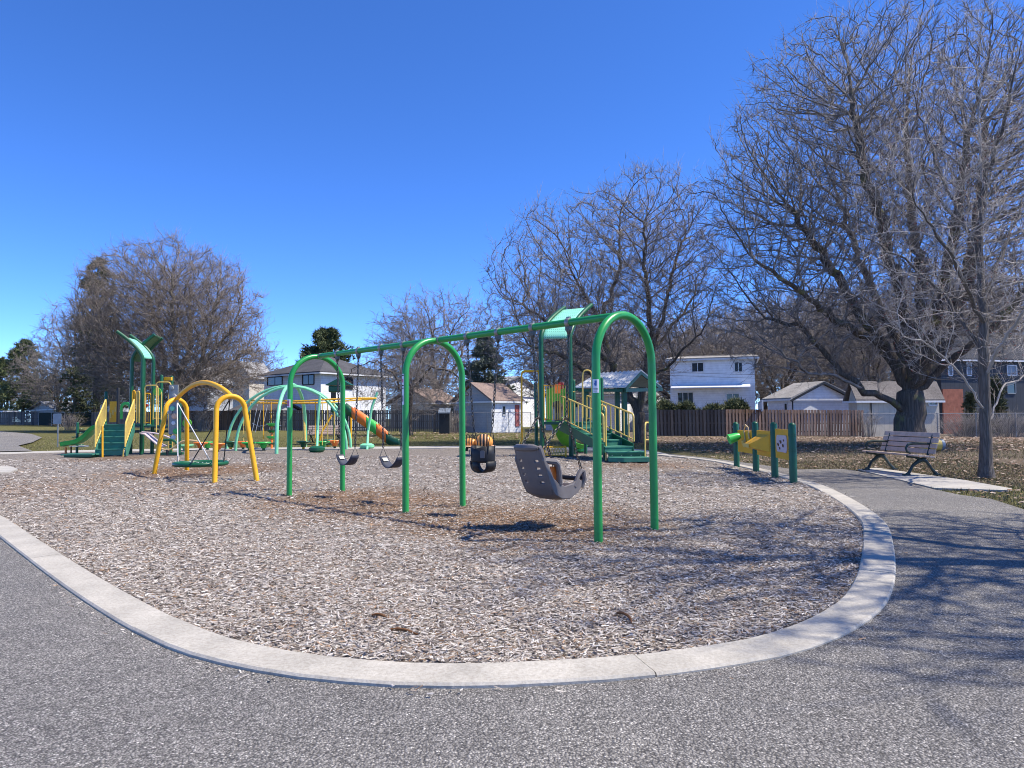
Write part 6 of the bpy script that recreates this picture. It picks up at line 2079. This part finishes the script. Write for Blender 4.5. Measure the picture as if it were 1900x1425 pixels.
# ------------------------------------------------------------------ evergreens
def needlemat(name, a, b):
    t = NT(name); n = t.noise(2.5, 4.0, .6)
    t.color(t.ramp(n.outputs[0], [(.3, a), (.7, b)])); return t.set(.7, .25)
M["pine"] = needlemat("pine_needles", (.05, .07, .03, 1), (.17, .195, .09, 1))
M["spruce"] = needlemat("blue_green_needles", (.08, .10, .075, 1), (.22, .25, .19, 1))
M["cedar"] = needlemat("cedar_foliage", (.045, .055, .027, 1), (.12, .13, .065, 1))
M["juniper"] = needlemat("juniper_foliage", (.06, .075, .03, 1), (.16, .17, .08, 1))
def bursts(c, out, n_per, L, w, rg):
    """needle sprays: n_per thin triangles round each centre"""
    n = len(c)
    C = np.repeat(c, n_per, 0); d = np.repeat(out, n_per, 0) + rg.normal(0, .75, (n * n_per, 3))
    d /= np.linalg.norm(d, axis=1, keepdims=True)
    s = np.cross(d, rg.normal(size=d.shape)); s /= np.linalg.norm(s, axis=1, keepdims=True) + 1e-9
    l = L * rg.uniform(.6, 1.3, (len(C), 1)); base = C - d * l * .2
    V = np.stack([base + s * w, base - s * w, C + d * l], 1).reshape(-1, 3)
    return V, np.arange(len(C) * 3).reshape(-1, 3)
def evergreen(name, label, px, Y, H, shape, mt, seed, ncl=1100, L=.35, w=.05, n_per=9, cat="tree", group=None, zlow=.6):
    """shape(t) gives the crown radius at height fraction t"""
    rg = np.random.default_rng(seed)
    x = P(px, 780, Y).x; loc = (x, Y, T(x, Y) - .05)
    root = thing(name, label, cat, loc, 0, group)
    MB().tube([(0, 0, 0), (0, 0, H * .5), (0, 0, H * .93)], [H * .022, H * .014, .02], 8).build("trunk", M["bark_dark"], root, smooth=True)
    # boughs in uneven whorls
    m = MB(); cs, od = [], []
    nb = int(H * 9)
    for k in range(nb):
        t = rg.random() ** .8; z = zlow + (H - zlow) * t; R = shape(t) * rg.uniform(.72, 1.12)
        a = rg.random() * 6.283
        tipz = z + R * rg.uniform(-.12, .28)
        tip = np.array([math.cos(a) * R, math.sin(a) * R, tipz])
        m.tube([(0, 0, z - .1), tuple(tip)], [.03, .008], 4)
        kk = max(3, int(ncl / nb))
        s = rg.random(kk) ** .55
        c = np.array([0, 0, z])[None] * (1 - s)[:, None] + tip[None] * s[:, None] + rg.normal(0, .10 + .05 * R, (kk, 3))
        cs.append(c); o = np.repeat((tip / (np.linalg.norm(tip[:2]) + .3))[None], kk, 0); o[:, 2] = .35; od.append(o)
    m.build("boughs", M["bark_dark"], root)
    V, Tr = bursts(np.concatenate(cs), np.concatenate(od), n_per, L, w, rg)
    link(bpy.data.objects.new("crown", np_mesh("crown", V, faces_tri=Tr, mt=M[mt])), root)
    return root
cone = lambda R: (lambda t: R * (1 - t) ** .85 + .12)
dome = lambda R: (lambda t: R * math.sin(math.pi * min(1, .12 + .86 * t)) ** .7 + .1)
evergreen("pine_tree", "dark green pine at the far left behind the fence", 42, 106, 12.8, lambda t: 4.4 * (1 - t) ** .6 + .3 * math.sin(9 * t), "pine", 1, 2400, .55, .07)
evergreen("pine_tree", "smaller dark pine at the left edge beside the tall one", 2, 110, 10.4, lambda t: 3.7 * (1 - t) ** .6 + .2, "pine", 2, 1300, .55, .07)
evergreen("pine_tree", "round topped pine rising behind the pale house roof", 605, 96, 13.2, dome(3.6), "pine", 3, 2200, .6, .08, zlow=5)
evergreen("spruce_tree", "pointed blue green spruce between the swing arches", 900, 74, 10.3, cone(4.0), "spruce", 4, 3400, .42, .06)
evergreen("spruce_tree", "tall dark spruce with brownish top behind the dome tree", 178, 84, 20.3, lambda t: 3.3 * (1 - t) ** .55 + .5, "cedar", 5, 2400, .5, .07)
evergreen("cedar_bush", "small round dark cedar left of the stairs of the left tower", 158, 96, 4.2, dome(1.8), "cedar", 6, 500, .3, .05, zlow=.2, cat="bush")
evergreen("cedar_bush", "narrow cedar in front of the charcoal house, left one", 1800, 52, 3.1, cone(.55), "cedar", 7, 420, .22, .04, zlow=.1, cat="bush")
evergreen("cedar_bush", "taller cedar in front of the charcoal house, right one", 1850, 53, 4.3, cone(1.0), "cedar", 8, 600, .25, .04, zlow=.1, cat="bush")
evergreen("pine_tree", "dark pine between the left fence and the pale bare tree", 95, 108, 7.4, dome(3.6), "cedar", 9, 900, .5, .07)
# juniper hedge on the fence
rg = np.random.default_rng(77)
n = 1500; t = rg.random(n)
x0, x1 = P(1218, 760, 49.6).x, P(1388, 760, 49.2).x
xx = x0 + (x1 - x0) * t; hgt = 1.95 + .45 * np.sin(t * 9) * .5 + .25 * np.sin(t * 23)
c = np.stack([xx, 49.6 + rg.normal(0, .5, n), T(x0, 49) + hgt * rg.random(n) ** .35], -1)
hd = thing("juniper_hedge", "spiky green juniper hedge rising above the shaded fence", "hedge", ((x0 + x1) / 2, 49.6, T(x0, 49)))
V, Tr = bursts(c - np.array(hd.location)[None], np.tile(np.array([[0, -.2, .6]]), (n, 1)), 10, .42, .045, rg)
link(bpy.data.objects.new("foliage", np_mesh("foliage", V, faces_tri=Tr, mt=M["juniper"])), hd)
m = MB()
for k in range(14):
    q = x0 + (x1 - x0) * (k + .5) / 14 - hd.location.x
    m.tube([(q, 0, -.05), (q + .1, .05, 1.5)], [.05, .02], 5)
m.build("stems", M["bark_dark"], hd)
# leafless shrubs and brambles
def shrub(label, px, Y, H, W, n, mt, seed, name="bare_shrub"):
    rg = np.random.default_rng(seed); x = P(px, 780, Y).x
    root = thing(name, label, "shrub", (x, Y, T(x, Y)))
    a = rg.random(n) * 6.283; e = rg.random(n) ** .7 * W
    b = np.stack([np.cos(a) * e * .45, np.sin(a) * e * .3, np.zeros(n) - .05], -1)
    d = np.stack([np.cos(a) * e * .6, np.sin(a) * e * .5, H * rg.uniform(.5, 1.0, n)], -1)
    V, Q, Tr, mid, tip, d2 = twigs_np(b, d, np.linalg.norm(d, axis=1) * 1.2, np.full(n, .012), rg, .5, -.1)
    k = rg.choice(n, n * 2)
    V2, Q2, T2, *_ = twigs_np(mid[k], d2[k] + rg.normal(0, .6, (n * 2, 3)), np.full(n * 2, H * .45), np.full(n * 2, .007), rg, .5, 0)
    link(bpy.data.objects.new("stems", np_mesh("stems", np.concatenate([V, V2]), faces_tri=np.concatenate([Tr, T2 + len(V)]), faces_quad=np.concatenate([Q, Q2 + len(V)]), mt=mt)), root)
shrub("leafless pale shrub behind the basket swing", 374, 58, 2.4, 1.3, 90, M["twig_pale"], 51)
shrub("low leafless shrub beside the small sign", 130, 62, 1.7, 1.6, 90, M["twig_far"], 52)
shrub("tangle of bare brambles by the chain link fence, left part", 1790, 46.5, 1.9, 2.2, 170, M["twig"], 53)
shrub("tangle of bare brambles by the chain link fence at the right edge", 1868, 45.5, 1.9, 2.2, 170, M["twig"], 54)
shrub("thin bare saplings beside the right end of the sunlit fence", 1612, 46.3, 2.2, .8, 40, M["twig"], 55)
shrub("bare stems beside the tan garage wall", 850, 53, 2.0, 1.2, 60, M["twig_far"], 56)
